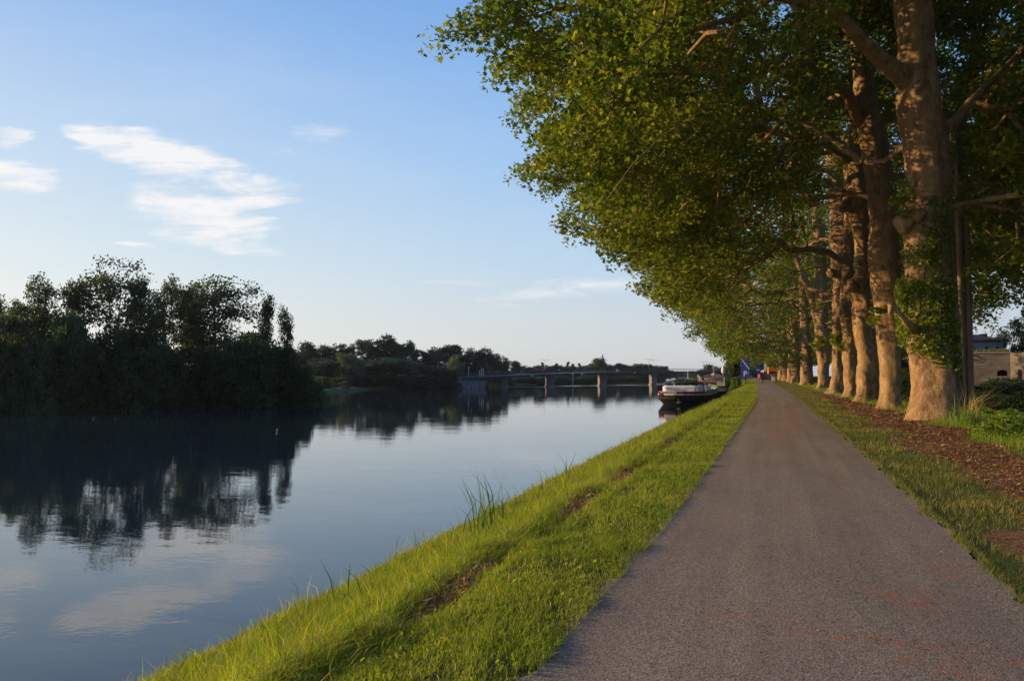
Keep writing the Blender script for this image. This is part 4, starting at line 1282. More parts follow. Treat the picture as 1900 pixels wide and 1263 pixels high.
m_ = MB(); hbox(m_, 1836, 1842, 606.5, 622, 4.4, 9.6); o = m_.build('gable_parapet', M['cream'], hs); o['label'] = 'pale gable end standing above the roof'
m_ = MB(); hbox(m_, 1848.5, 1853.5, 617.5, 628, 2.2, 3.2); hbox(m_, 1848, 1854, 617, 618, 2.1, 3.3); m_.build('chimney', M['rooftile'], ro)
m_ = MB()
for x_ in (1808, 1830, 1850): hbox(m_, x_, x_ + 4.5, 643, 649, -.04, .02)
m_.build('window', M['glass'], hs)

# ------------------------------------------------------------------ bridge
BA = sub(835, 209); BB = sub(1395, 322)
br = empty('road_bridge', (0, 0, 0), 'long low road bridge on slab piers crossing the river', 'bridge')


def br_px(px):
    # point on the bridge line seen at px
    d = BB - BA
    r_ = (px - 950) / F
    # (A+td).RV = r (A+td).FL
    t = (r_ * (BA @ FL) - BA @ RV) / ((d @ RV) - r_ * (d @ FL))
    p = BA + d * t
    return p, float(p @ FL), t


def deck_z(px):
    y = np.interp(px, [835, 930, 1015, 1110, 1160, 1245, 1395], [701.5, 697.6, 694.2, 691.2, 690.4, 690.0, 690.6])
    p, D, t = br_px(px)
    return EYE + (697 - y) / F * D


bd = (BB - BA); bl = float(np.linalg.norm(bd)); bd = bd / bl
bn = np.array([bd[1], -bd[0], 0.])
if bn @ (-BA) < 0: bn = -bn
st = []
for px in np.linspace(835, 1395, 29):
    p, D, t = br_px(px); z = deck_z(px)
    st.append((p, z))
def cross(st, half0, half1, z0, z1):
    return [[tuple(p + bn * half0 + [0, 0, z + z0]), tuple(p + bn * half0 + [0, 0, z + z1]), tuple(p + bn * half1 + [0, 0, z + z1]), tuple(p + bn * half1 + [0, 0, z + z0])] for p, z in st]
MB().loft(cross(st, 3.4, -3.4, -.50, .10)).build('girder', M['deck'], br)
MB().loft(cross(st, 4.4, -4.4, .105, .24)).build('deck', M['deck'], br)
m_ = MB()
for side in (4.3, -4.3):
    m_.loft(cross(st, side + .03, side - .03, 1.02, 1.10)); m_.loft(cross(st, side + .02, side - .02, .6, .64))
    for px in np.linspace(838, 1392, 90):
        p, D, t = br_px(px); z = deck_z(px)
        m_.box(tuple(p + bn * side + [0, 0, z + .62]), (.06, .06, .8))
m_.build('railing', M['deck'], br)
for i, px in enumerate((937, 1020, 1117, 1211, 1300)):
    p, D, t = br_px(px); z = deck_z(px)
    hw = (.75, .9, .9, .7, .7)[i]
    la = np.array([.94, .35, 0]); lb_ = np.array([.35, -.94, 0])
    wl_ = (1.9, 2.3, 2.2, 1.7, 1.5)[i]; m_ = MB()
    def slab(a, b_, h1):
        m_.poly([tuple(p + la * u_ + lb_ * v_ + np.array([0, 0, -3])) for u_, v_ in ((-a, -b_), (a, -b_), (a, b_), (-a, b_))], h1 + 3, (0, 0, 1))
    slab(wl_ / 2, 2.2, z - .50); slab(wl_ / 2 + .25, 2.5, WZ + .35)
    m_.build('pier', M['concrete'], br)
# abutment with flared wing
m_ = MB()
p0, D0, _ = br_px(836); p1, _, _ = br_px(879)
za = deck_z(850) - .6
m_.poly([tuple(p0 + bn * 4.2 - bd * 1.5 + [0, 0, -3]), tuple(p0 + bn * 4.2 + bd * 7.0 + [0, 0, -3]), tuple(p0 - bn * 4.2 + bd * 7 + [0, 0, -3]), tuple(p0 - bn * 4.2 - bd * 1.5 + [0, 0, -3])], za + 3, (0, 0, 1))
m_.poly([tuple(p0 + bn * 4.3 + bd * 6.8 + [0, 0, -3]), tuple(p0 + bn * 4.3 + bd * 7.6 + [0, 0, -3]), tuple(p0 + bn * 4.3 + bd * 9.4 + [0, 0, za - .1]), tuple(p0 + bn * 4.3 + bd * 6.8 + [0, 0, za - .1])], 8.6, tuple(-bn))
m_.box(tuple(p0 - bd * 1.6 + bn * 3.9 + [0, 0, za / 2 - .4]), (3.0, 1.2, za + 2.4), rz=math.atan2(bd[1], bd[0]))
m_.build('abutment', M['concrete'], br)
for i, (px, top_) in enumerate(((851.5, 681), (872, 687), (875.5, 683.5), (878.5, 684.5))):
    p, D, t = br_px(px); z = deck_z(px)
    zt = EYE + (697 - top_) / F * D
    m_ = MB(); m_.tube([tuple(p + bn * 4.0 + [0, 0, z + .2]), tuple(p + bn * 4.0 + [0, 0, zt])], [.11, .07], 8); m_.box(tuple(p + bn * 4.0 + [0, 0, zt]), (.25, .25, .12))
    o = m_.build('bollard_post', M['white'], None)
    tag(o, ['tallest white post at the left end of the bridge', 'shortest white post of the three close together on the bridge', 'middle white post of the three close together on the bridge', 'right white post of the three close together on the bridge'][i], 'post', 'white posts at the left end of the bridge')
for px in (967, 1157):
    p, D, t = br_px(px); z = deck_z(px)
    s = empty('navigation_sign', tuple(p + bn * 4.46 + [0, 0, z - .15]), 'red and white striped board on the bridge, %s' % ('left one near the second pier' if px == 967 else 'right one near the fourth pier'), 'sign', 'navigation boards hung on the bridge')
    wv = bd * .5
    rz = math.atan2(bd[1], bd[0])
    MB().box((0, 0, 0), (1.0, .06, .62), rz=rz).build('board', M['red'], s)
    MB().box(tuple(bn * .04), (1.0, .03, .2), rz=rz).build('stripe', M['white'], s)
p, D, t = br_px(1059); z = deck_z(1059)
s = empty('white_board', tuple(p + bn * 4.46 + [0, 0, z - .2]), 'small white board hung on the middle of the bridge', 'sign')
MB().box((0, 0, 0), (.9, .06, .6), rz=math.atan2(bd[1], bd[0])).build('board', M['white'], s)
MB().box(tuple(bn * .04 + np.array([0, 0, -.05])), (.5, .02, .14), rz=math.atan2(bd[1], bd[0])).build('mark', M['black'], s)
p = sub(1063, 236, 0)
m_ = MB().tube([(p[0], p[1], -3), (p[0], p[1], EYE + (697 - 692) / F * 236)], .09, 8)
tag(m_.build('mooring_post', M['white'], None, True), 'thin white post standing in the water before the bridge', 'post')
# bridge lamps
def lamp(px, top_, D, zb, lab, grp):
    p = sub(px, D, zb); zt = EYE + (697 - top_) / F * D - zb
    t = empty('street_lamp', tuple(p), lab, 'lamp', grp)
    MB().tube([(0, 0, 0), (0, 0, zt)], [.06, .035], 8).build('pole', M['metal'], t, True)
    for sgn in (-1, 1):
        a = RV * sgn
        h_ = MB().tube([(0, 0, zt - .05), tuple(a * .5 + [0, 0, zt + .1]), tuple(a * 1.2 + [0, 0, zt + .15])], .035, 6)
        h_.box(tuple(a * 1.25 + [0, 0, zt + .15]), (.5, .22, .10), rz=YAW, bevel=.02)
        h_.build('lamp_head', M['metal'], t)
    return t


for i, (px, tp) in enumerate(((1010, 668), (1204, 667), (1212, 668), (1305, 671), (1311, 673), (1322, 674))):
    p, D, t = br_px(px)
    lamp(px, tp, D - (3.6 if i % 2 else -3.6), deck_z(px) + .2, 'twin-headed street lamp on the bridge, %s from the left' % ORD[i], 'street lamps on the bridge')
# red car on the bridge
def car(loc, rz, lab, body, L_=4.2, W_=1.75, H_=1.45, name='parked_car', cat='car', van=False):
    t = empty(name, loc, lab, cat); t.rotation_euler = (0, 0, rz)
    if van: pr2 = [(-L_ / 2, .35), (L_ / 2, .35), (L_ / 2, 1.0), (L_ / 2 - .35, 1.15), (L_ / 2 - 1.0, H_ - .05), (L_ / 2 - 1.3, H_), (-L_ / 2 + .05, H_), (-L_ / 2, H_ - .1)]
    else: pr2 = [(-L_ / 2, .35), (L_ / 2, .35), (L_ / 2, .72), (L_ / 2 - 1.0, .92), (L_ / 2 - 1.7, H_), (-L_ / 2 + .8, H_), (-L_ / 2 + .15, .95), (-L_ / 2, .9)]
    m_ = MB(); m_.poly([(x_, -W_ / 2, z_) for x_, z_ in pr2], W_, (0, 1, 0)); m_.build('body', body, t)
    m_ = MB()
    if van:
        m_.box((-L_ / 2 - .004, 0, H_ - .55), (.02, W_ - .35, .5)); m_.box((L_ / 2 - .72, 0, 1.45), (.02, W_ - .3, .55), ry=-.7)
        for s in (-1, 1): m_.box((L_ / 2 - 1.5, s * (W_ / 2 + .003), H_ - .5), (.8, .02, .5))
    else:
        for s in (-1, 1): m_.box((-.1, s * (W_ / 2 + .003), 1.12), (L_ * .42, .02, .34))
        m_.box((-L_ / 2 + .45, 0, 1.17), (.02, W_ - .3, .5), ry=.9)
    m_.build('window', M['glass'], t)
    for sx in (-1, 1):
        for sy in (-1, 1):
            MB().tube([(sx * L_ * .31, sy * (W_ / 2 - .19), .33), (sx * L_ * .31, sy * (W_ / 2 + .01), .33)], .33, 16).build('wheel', M['rubber'], t)
            MB().box((sx * (L_ / 2 + .005), sy * (W_ / 2 - .25), .72), (.03, .3, .14)).build('headlight' if sx > 0 else 'tail_light', M['white'] if sx > 0 else M['red'], t)
    MB().box((-L_ / 2 - .02, 0, .45), (.08, W_ - .1, .2), bevel=.02).build('bumper', M['rubber'], t)
    return t


p, D, t = br_px(1011)
car(tuple(p - bn * 2.0 + [0, 0, deck_z(1011) + .25]), math.atan2(bd[1], bd[0]), 'small dark red car crossing the bridge', M['maroon'])

# bright sky reflection on the far water, painted as white strips
glints = []
def glint_strip(px0, px1, y0, th_, seed):
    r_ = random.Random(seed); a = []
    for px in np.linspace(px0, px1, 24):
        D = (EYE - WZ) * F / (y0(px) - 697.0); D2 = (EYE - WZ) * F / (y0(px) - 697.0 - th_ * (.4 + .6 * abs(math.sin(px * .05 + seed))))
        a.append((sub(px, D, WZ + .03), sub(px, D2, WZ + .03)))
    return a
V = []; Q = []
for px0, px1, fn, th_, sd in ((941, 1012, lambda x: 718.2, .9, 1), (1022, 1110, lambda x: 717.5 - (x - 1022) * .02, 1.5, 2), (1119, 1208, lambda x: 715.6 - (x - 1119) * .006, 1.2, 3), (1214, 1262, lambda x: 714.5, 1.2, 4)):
    a = glint_strip(px0, px1, fn, th_, sd)
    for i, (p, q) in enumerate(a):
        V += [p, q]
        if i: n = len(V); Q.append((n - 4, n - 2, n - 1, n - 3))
o = np_mesh('sky_glint', V, [np.array(Q)], M['glint'])
tag(o, 'white strips painted as sky reflection on the water under the bridge', 'reflection', kind='stuff')

# church spire far off
p = sub(1118, 720, 0)
sp = empty('church_tower', tuple(p), 'grey church spire showing above the trees behind the bridge', 'church')
MB().box((0, 0, 7), (4, 4, 14)).build('tower', M['render'], sp)
MB().tube([(0, 0, 14), (0, 0, EYE + (697 - 656) / F * 720)], [2.6, .1], 8).build('spire', M['awning'], sp)

# ------------------------------------------------------------------ barges
def text_mesh(name, body, size, parent, loc, rot, m, center=False):
    cu_ = bpy.data.curves.new('t', 'FONT'); cu_.body = body; cu_.size = size; cu_.extrude = .006
    if center: cu_.align_x = 'CENTER'
    o_ = bpy.data.objects.new('t', cu_); COL.objects.link(o_)
    dg = bpy.context.evaluated_depsgraph_get(); dg.update()
    me = bpy.data.meshes.new_from_object(o_.evaluated_get(dg)); me.materials.clear()
    bpy.data.objects.remove(o_)
    n_ = link_mesh(name, me, m, parent); n_.location = loc; n_.rotation_euler = rot
    return n_


def hull(name, t, Lh, W, zr, zd_bow, zd_mid, zd_st, mats, m_idx=0, keel=-1.0, flare=.35):
    """blunt-bowed barge hull along +Y, bow at y=0, waterline z=0"""
    rings = []
    for u in [.0004, .003, .009, .018, .032, .05, .07, .09, .13, .2, .3, .45, .6, .75, .86, .94, 1.0]:
        y = Lh * u
        wd = W / 2 * math.sqrt(max(.03, 1 - max(0, 1 - u / .09) ** 2.4)) * (1 - max(0, (u - .86) / .14) ** 2 * .62)
        zd = np.interp(u, [0, .12, .3, .8, 1], [zd_bow, zd_bow * .8 + zd_mid * .2, zd_mid, zd_mid, zd_st])
        wb = wd * (1 - flare * max(0, 1 - u * 6)) * .93
        rake = .9 * max(0, 1 - u * 8)
        rings.append([(-wd, y, zd), (-wd * 1.0, y, zd * .6), (-wb, y + rake, 0), (-wb * .9, y + rake * 1.4, keel), (wb * .9, y + rake * 1.4, keel), (wb, y + rake, 0), (wd, y, zd * .6), (wd, y, zd)])
    m_ = MB(); m_.loft(rings); return m_.build(name, mats, t), rings


def rail(rings, lift0, lift1, out, inn, name, m, t, u0=0, u1=17):
    """band following the deck edge"""
    m_ = MB()
    L_ = []; Rr = []
    for r_ in rings[u0:u1]:
        L_.append(r_[0]); Rr.append(r_[7])
    def band(seq, sgn):
        rr = []
        for (x_, y_, z_) in seq:
            rr.append([(x_ + sgn * out, y_ - (out if y_ == seq[0][1] else 0), z_ + lift0), (x_ + sgn * out, y_ - (out if y_ == seq[0][1] else 0), z_ + lift1), (x_ - sgn * inn, y_, z_ + lift1), (x_ - sgn * inn, y_, z_ + lift0)])
        return rr
    m_.loft(band(L_, -1)); m_.loft(band(Rr, 1))
    if u0 == 0:
        y0 = L_[0][1]; z = L_[0][2]
        m_.box(((L_[0][0] + Rr[0][0]) / 2, y0 - out / 2 + .01, z + (lift0 + lift1) / 2), (Rr[0][0] - L_[0][0], out + .06, lift1 - lift0 - .01))
    return m_.build(name, m, t)


B1 = sub(1259, 85.0)
b1e = empty('river_barge', (float(B1[0]), float(B1[1]), WZ), 'black-hulled barge with white cabin and maroon rail, nearest moored boat', 'barge')
h1, rg1 = hull('hull', b1e, 30, 5.05, 0, 1.12, .95, 1.5, M['black'])
rail(rg1, .0, .09, .05, .1, 'rubbing_strake', M['cream'], b1e)
rail(rg1, .092, .40, .0, .06, 'bulwark', M['maroon'], b1e, 0, 10)
rail(rg1, .092, .55, .0, .06, 'stern_bulwark', M['green'], b1e, 9, 17)
MB().box((0, 15, .93), (4.6, 27, .06)).build('deck', M['rubber'], b1e)
MB().box((-.85, -.30, 1.37), (1.30, .03, .27)).build('name_board', M['white'], b1e)
m_ = MB()
for i in range(7): m_.box((-1.38 + i * .17, -.32, 1.37), (.09 if i % 2 else .11, .012, .13 - .03 * (i % 3)))
m_.build('lettering', M['maroon'], b1e)
# white front cabin, rounded corners, sloping roof edge
def rrect(x0, x1, y0, y1, z, r=.5, n=5):
    pts = []
    for cx, cy, a0 in ((x1 - r, y1 - r, 0), (x0 + r, y1 - r, pi / 2), (x0 + r, y0 + r, pi), (x1 - r, y0 + r, 1.5 * pi)):
        for k in range(n + 1):
            a = a0 + pi / 2 * k / n; pts.append((cx + r * cos(a), cy + r * sin(a), z))
    return pts
m_ = MB(); m_.loft([rrect(-2.05, 2.0, 1.6, 8, .9), rrect(-2.0, 1.95, 1.75, 8, 2.0), rrect(-1.85, 1.8, 1.95, 7.9, 2.12)])
cab = m_.build('cabin', M['white'], b1e)
text_mesh('lettering', 'SERENITE II', .30, b1e, (-.75, 1.62, 1.68), (pi / 2, 0, 0), M['maroon'], True)
m_ = MB()
for x_, z_ in ((-1.6, 1.3), (.95, 1.3), (1.35, 1.3)): m_.tube([(x_, 1.63, z_), (x_, 1.60, z_)], .13, 14)
m_.build('porthole', M['glass'], b1e)
# anchor and windlass on the bow
m_ = MB(); m_.tube([(0.0, -.38, .75), (0.0, -.42, .3)], .035, 6); m_.tube([(-.22, -.42, .42), (-.12, -.44, .30), (0, -.45, .26), (.12, -.44, .30), (.22, -.42, .42)], .045, 6)
m_.build('anchor', M['concrete'], b1e)
m_ = MB(); m_.box((.15, .8, 1.2), (.35, .4, .5)); m_.tube([(-.25, .8, 1.35), (.6, .8, 1.35)], .16, 12); m_.build('windlass', M['rubber'], b1e)
m_ = MB()
for x0, x1 in ((-1.75, -.85), (.55, 1.7)):
    m_.tube([(x0, .55, 1.1), (x0, .55, 1.75), (x0 + .1, .55, 1.85), (x1 - .1, .55, 1.85), (x1, .55, 1.75), (x1, .55, 1.1)], .022, 6)
m_.build('rail', M['rubber'], b1e)
m_ = MB(); m_.tube([(-2.1, .6, 1.0), (-2.1, .6, 1.35)], .1, 10); m_.tube([(-1.9, .7, 1.0), (-1.9, .7, 1.3)], .08, 10); m_.build('bollard', M['rubber'], b1e)
# dark roof load: plants in boxes on the cabin roof
for j, (x_, y_, z_, n, wd) in enumerate(((-1.3, 3.0, 2.2, 12, .25), (-.4, 3.2, 2.35, 30, .42), (.55, 3.1, 2.4, 34, .46), (1.4, 3.4, 2.3, 22, .36), (0.1, 4.6, 2.5, 30, .5), (1.2, 4.8, 2.5, 30, .5))):
    pb = empty('planter', (float(B1[0]) + x_, float(B1[1]) + y_, WZ + 2.13), 'dark leafy pot plant on the barge cabin roof, %s of six' % ORD[j], 'plant', 'pot plants on the barge cabin roof')
    MB().box((0, 0, .11), (.7, .35, .22), bevel=.02).build('box', M['rubber'], pb)
    r_ = np.random.default_rng(600 + j)
    cs = r_.normal(size=(n, 3)) * [wd * .7, .18, .16] + [0, 0, .42]
    leaves('foliage', cs, 22, (.13, .13, .12), .09, M['island'], r_, pb, KITE, up=.1)
# mid ship: wooden wheelhouse, coaming, tarpaulin
m_ = MB(); m_.box((-.2, 15.2, 1.7), (3.2, 2.6, 1.5), bevel=.04); wh = m_.build('wheelhouse', M['orangewood'], b1e)
MB().box((-.2, 15.2, 2.5), (3.6, 3.0, .1), bevel=.02).build('wheelhouse_roof', M['cream'], b1e)
m_ = MB()
for x_ in (-1.45, -.6, .25, 1.05): m_.box((x_, 13.87, 2.05), (.6, .03, .55))
for y_ in (14.4, 15.2, 16.0): m_.box((-1.83, y_, 2.05), (.03, .6, .55))
m_.build('window', M['glass'], b1e)
MB().box((-.1, 11, 1.25), (3.6, 5.4, .6), bevel=.03).build('hatch', M['green'], b1e)
m_ = MB(); m_.loft([[( -1.9, y_, 1.0), (-1.3, y_, 1.75 + .08 * sin(y_ * 3)), (0, y_, 1.95 + .06 * sin(y_ * 4)), (1.3, y_, 1.75), (1.9, y_, 1.0)] for y_ in np.linspace(18.5, 26, 9)]); m_.build('tarpaulin', M['tarp'], b1e)
m_ = MB(); m_.box((-1.6, 17.6, 1.45), (1.2, .7, .9), bevel=.02); m_.build('locker', M['maroon'], b1e)
m_ = MB(); m_.box((-.9, 29.2, 1.9), (.3, .3, .9)); m_.tube([(-1.9, 28.5, 1.5), (-1.9, 28.5, 2.3)], .08, 8); m_.build('rudder_post', M['salmon'], b1e)
m_ = MB().tube([(-1.7, 27, 1.0), (-1.7, 27, 4.2)], [.05, .03], 8); m_.build('mast', M['white'], b1e)

B2 = sub(1322, 131.0)
b2e = empty('river_barge', (float(B2[0]), float(B2[1]), WZ), 'second moored barge with grey arched awning and cream band', 'barge')
h2, rg2 = hull('hull', b2e, 24, 4.3, 0, 1.15, 1.0, 1.3, M['black'])
rail(rg2, -.5, -.08, .02, .05, 'hull_band', M['cream'], b2e)
rail(rg2, 0, .08, .05, .08, 'rubbing_strake', M['white'], b2e)
rail(rg2, .082, .35, 0, .05, 'bulwark', M['black'], b2e)
MB().box((0, 12, .98), (3.8, 21, .06)).build('deck', M['green'], b2e)
m_ = MB(); m_.box((-.4, 6.6, 1.65), (2.7, 5, 1.3), bevel=.05); m_.build('cabin', M['salmon'], b2e)
m_ = MB()
for x_ in (-1.3, -.4, .5): m_.box((x_, 4.08, 1.85), (.6, .03, .5))
for y_ in (5, 6.5, 8): m_.box((-1.77, y_, 1.85), (.03, .8, .5))
m_.build('window', M['glass'], b2e)
m_ = MB(); m_.loft([[(-2.05, y_, 2.85), (-1.7, y_, 3.12), (-1, y_, 3.28), (0, y_, 3.35), (1, y_, 3.28), (1.6, y_, 3.12), (1.9, y_, 2.85), (1.6, y_, 3.04), (0, y_, 3.27), (-1.7, y_, 3.04)] for y_ in (1.5, 4, 6.5, 9)])
m_.build('awning', M['awning'], b2e)
for x_, y_ in ((-1.95, 1.6), (1.8, 1.6), (-1.95, 8.9), (1.8, 8.9)):
    MB().tube([(x_, y_, 1.0), (x_, y_, 2.9)], .04, 6).build('awning_post', M['white'], b2e)
m_ = MB(); m_.box((1.1, 2.4, 1.9), (1.2, .08, .9)); m_.build('side_screen', M['cream'], b2e)

# white cabin boat far up river
p = sub(1265, 470, WZ)
bt = empty('cruise_boat', tuple(p), 'small white passenger boat far up the river beyond the bridge', 'boat')
MB().loft([[(-4.8, -1.4, 0), (4.8, -1.4, 0), (5.2, -1.5, .8), (-5.2, -1.5, .8)], [(-4.8, 1.4, 0), (4.8, 1.4, 0), (5.2, 1.5, .8), (-5.2, 1.5, .8)]]).build('hull', M['green'], bt)
MB().poly([(-3.6, -1.2, .8), (3.6, -1.2, .8), (3.4, -1.2, 1.5), (-3.4, -1.2, 1.5)], 2.4, (0, 1, 0)).build('cabin', M['awning'], bt)
MB().poly([(-4.6, -1.5, 1.5), (4.6, -1.5, 1.5), (4.2, -1.5, 1.95), (2, -1.5, 2.25), (-2, -1.5, 2.25), (-4.2, -1.5, 1.95)], 3.0, (0, 1, 0)).build('roof', M['white'], bt)
bt.rotation_euler = (0, 0, YAW)

# ------------------------------------------------------------------ blue parking sign
D_ = 126.0
sgn = empty('parking_sign', tuple(at(1383.5, 711.5, D_)), 'tall blue parking sign with white letter P and diagonal line', 'sign')
sx = lambda px: (px - 1383.5) / F * D_
sz = lambda py: (711.5 - py) / F * D_
m_ = MB(); m_.box((0, 0, (sz(663.5) + sz(700.7)) / 2), (sx(1391.2) - sx(1375.6), .08, sz(663.5) - sz(700.7)), bevel=.02); m_.build('panel', M['signblue'], sgn)
m_ = MB(); m_.box((0, .10, (sz(664) - .8) / 2), (.14, .10, sz(664) + .8)); m_.build('post', M['rubber'], sgn)
m_ = MB(); x0, z0, x1, z1 = sx(1376.3), sz(665.5), sx(1390.6), sz(685)
d_ = math.hypot(x1 - x0, z0 - z1)
m_.box(((x0 + x1) / 2, -.048, (z0 + z1) / 2), (d_, .012, .10), ry=math.atan2(z0 - z1, x1 - x0)); m_.build('diagonal_line', M['signwhite'], sgn)
text_mesh('letter', 'P', 1.22, sgn, (sx(1379.4), -.05, sz(697.8)), (pi / 2, 0, 0), M['signwhite'])
m_ = MB(); m_.box((sx(1389.3), -.048, sz(692.5)), (.07, .012, .16)); m_.build('small_mark', M['signwhite'], sgn)
sgn.rotation_euler = (0, 0, -.12)

s2 = empty('blue_sign', tuple(sub(1406.5, 190, .5)), 'dark blue sign behind the tall parking sign', 'sign')
zz_ = lambda py: EYE + (697 - py) / F * 190 - .5
MB().box((0, 0, (zz_(677) + zz_(694)) / 2), (1.05, .06, zz_(677) - zz_(694)), bevel=.02).build('panel', M['signblue'], s2)
MB().box((0, -.04, zz_(686)), (.9, .02, .14)).build('stripe', M['signwhite'], s2)
MB().tube([(0, .06, 0), (0, .06, zz_(677))], .05, 8).build('post', M['metal'], s2)

# ------------------------------------------------------------------ vehicles and terrace at the end of the path
def gz(px, D):
    p = sub(px, D); return (float(p[0]), float(p[1]), float(ground_z(p[0], p[1])))


t = empty('orange_lorry', gz(1434, 232), 'orange box lorry parked at the far end of the path', 'lorry')
t.rotation_euler = (0, 0, .05)
MB().box((0, 3, 2.15), (2.45, 5.4, 2.9), bevel=.04).build('box_body', M['orange'], t)
MB().box((0, .28, 1.85), (1.9, .04, .85)).build('rear_window', M['glass'], t)
MB().box((0, .27, 1.05), (2.2, .04, .16)).build('stripe', M['red'], t)
MB().box((0, .27, .78), (2.45, .1, .2)).build('bumper', M['red'], t)
MB().box((0, 6.9, 1.7), (2.3, 1.9, 2.2), bevel=.1).build('cab', M['orange'], t)
for s in (-1, 1):
    for y_ in (1.6, 6.6): MB().tube([(s * .95, y_, .5), (s * 1.22, y_, .5)], .5, 16).build('wheel', M['rubber'], t)
    MB().box((s * 1.05, .25, 1.28), (.2, .05, .2)).build('tail_light', M['red'], t)
car(gz(1415, 205), pi / 2 + .12, 'red van parked left of the orange lorry', M['red'], 4.8, 1.9, 2.1, 'van', 'van', True)
car(gz(1423, 190), pi / 2 - .1, 'dark car parked between the red van and the orange lorry', M['cloth'], 4.3, 1.8, 1.5, 'parked_car', 'car')
t = empty('banner_flag', gz(1422, 214), 'tall white upright banner beside the orange lorry', 'banner')
hz = EYE + (697 - 670) / F * 214 - t.location[2]
MB().tube([(0, 0, 0), (0, 0, hz)], .04, 8).build('pole', M['metal'], t)
MB().box((-.3, 0, hz - 1.4), (.55, .03, 2.7)).build('cloth', M['white'], t)


def parasol(px, D, top_, rr, hh, lab, m, closed=False):
    g_ = gz(px, D); t = empty('parasol', g_, lab, 'parasol'); zt = EYE + (697 - top_) / F * D - g_[2]
    MB().tube([(0, 0, 0), (0, 0, zt)], .04, 8).build('pole', M['salmon'] if closed else M['metal'], t)
    m_ = MB()
    if closed: m_.tube([(0, 0, zt - hh), (0, 0, zt - hh * .75), (0, 0, zt - hh * .4), (0, 0, zt - .15), (0, 0, zt)], [rr * .6, rr, rr * .95, rr * .5, .03], 12)
    else: m_.tube([(0, 0, zt - hh), (0, 0, zt)], [rr, .03], 8)
    m_.build('canopy', m, t)


parasol(1417, 185, 685.5, .75, .55, 'open white parasol above the red van', M['white'])
parasol(1342, 175, 678, .42, 1.75, 'closed white parasol on the bank behind the barges', M['white'], True)
# small salmon building and quay wall
p = gz(1333, 280)
t = empty('salmon_building', (p[0], p[1], .2), 'low salmon coloured building behind the awning barge', 'building')
MB().poly([(-1.7, 0, -1.5), (1.9, 0, -1.5), (1.9, 0, 1.6), (.6, 0, 1.6), (.3, 0, 2.2), (-1.3, 0, 2.35), (-1.7, 0, 1.9)], 4, (0, 1, 0)).build('wall', M['salmon'], t)
MB().box((-.6, -.04, 1.0), (.8, .04, .8)).build('window', M['cream'], t)
MB().tube([(-1.5, .5, 2.2), (-1.5, .5, 5.2)], .06, 8).build('mast', M['white'], t)
t.rotation_euler = (0, 0, YAW)
# white box and bin near the lorry
t = tag(MB().box((0, 0, .45), (.9, .6, .9), bevel=.03).box((0, 0, .93), (1.0, .7, .06)).build('utility_box', M['white']), 'small white cabinet in front of the orange lorry', 'cabinet')
t.location = gz(1435, 165)

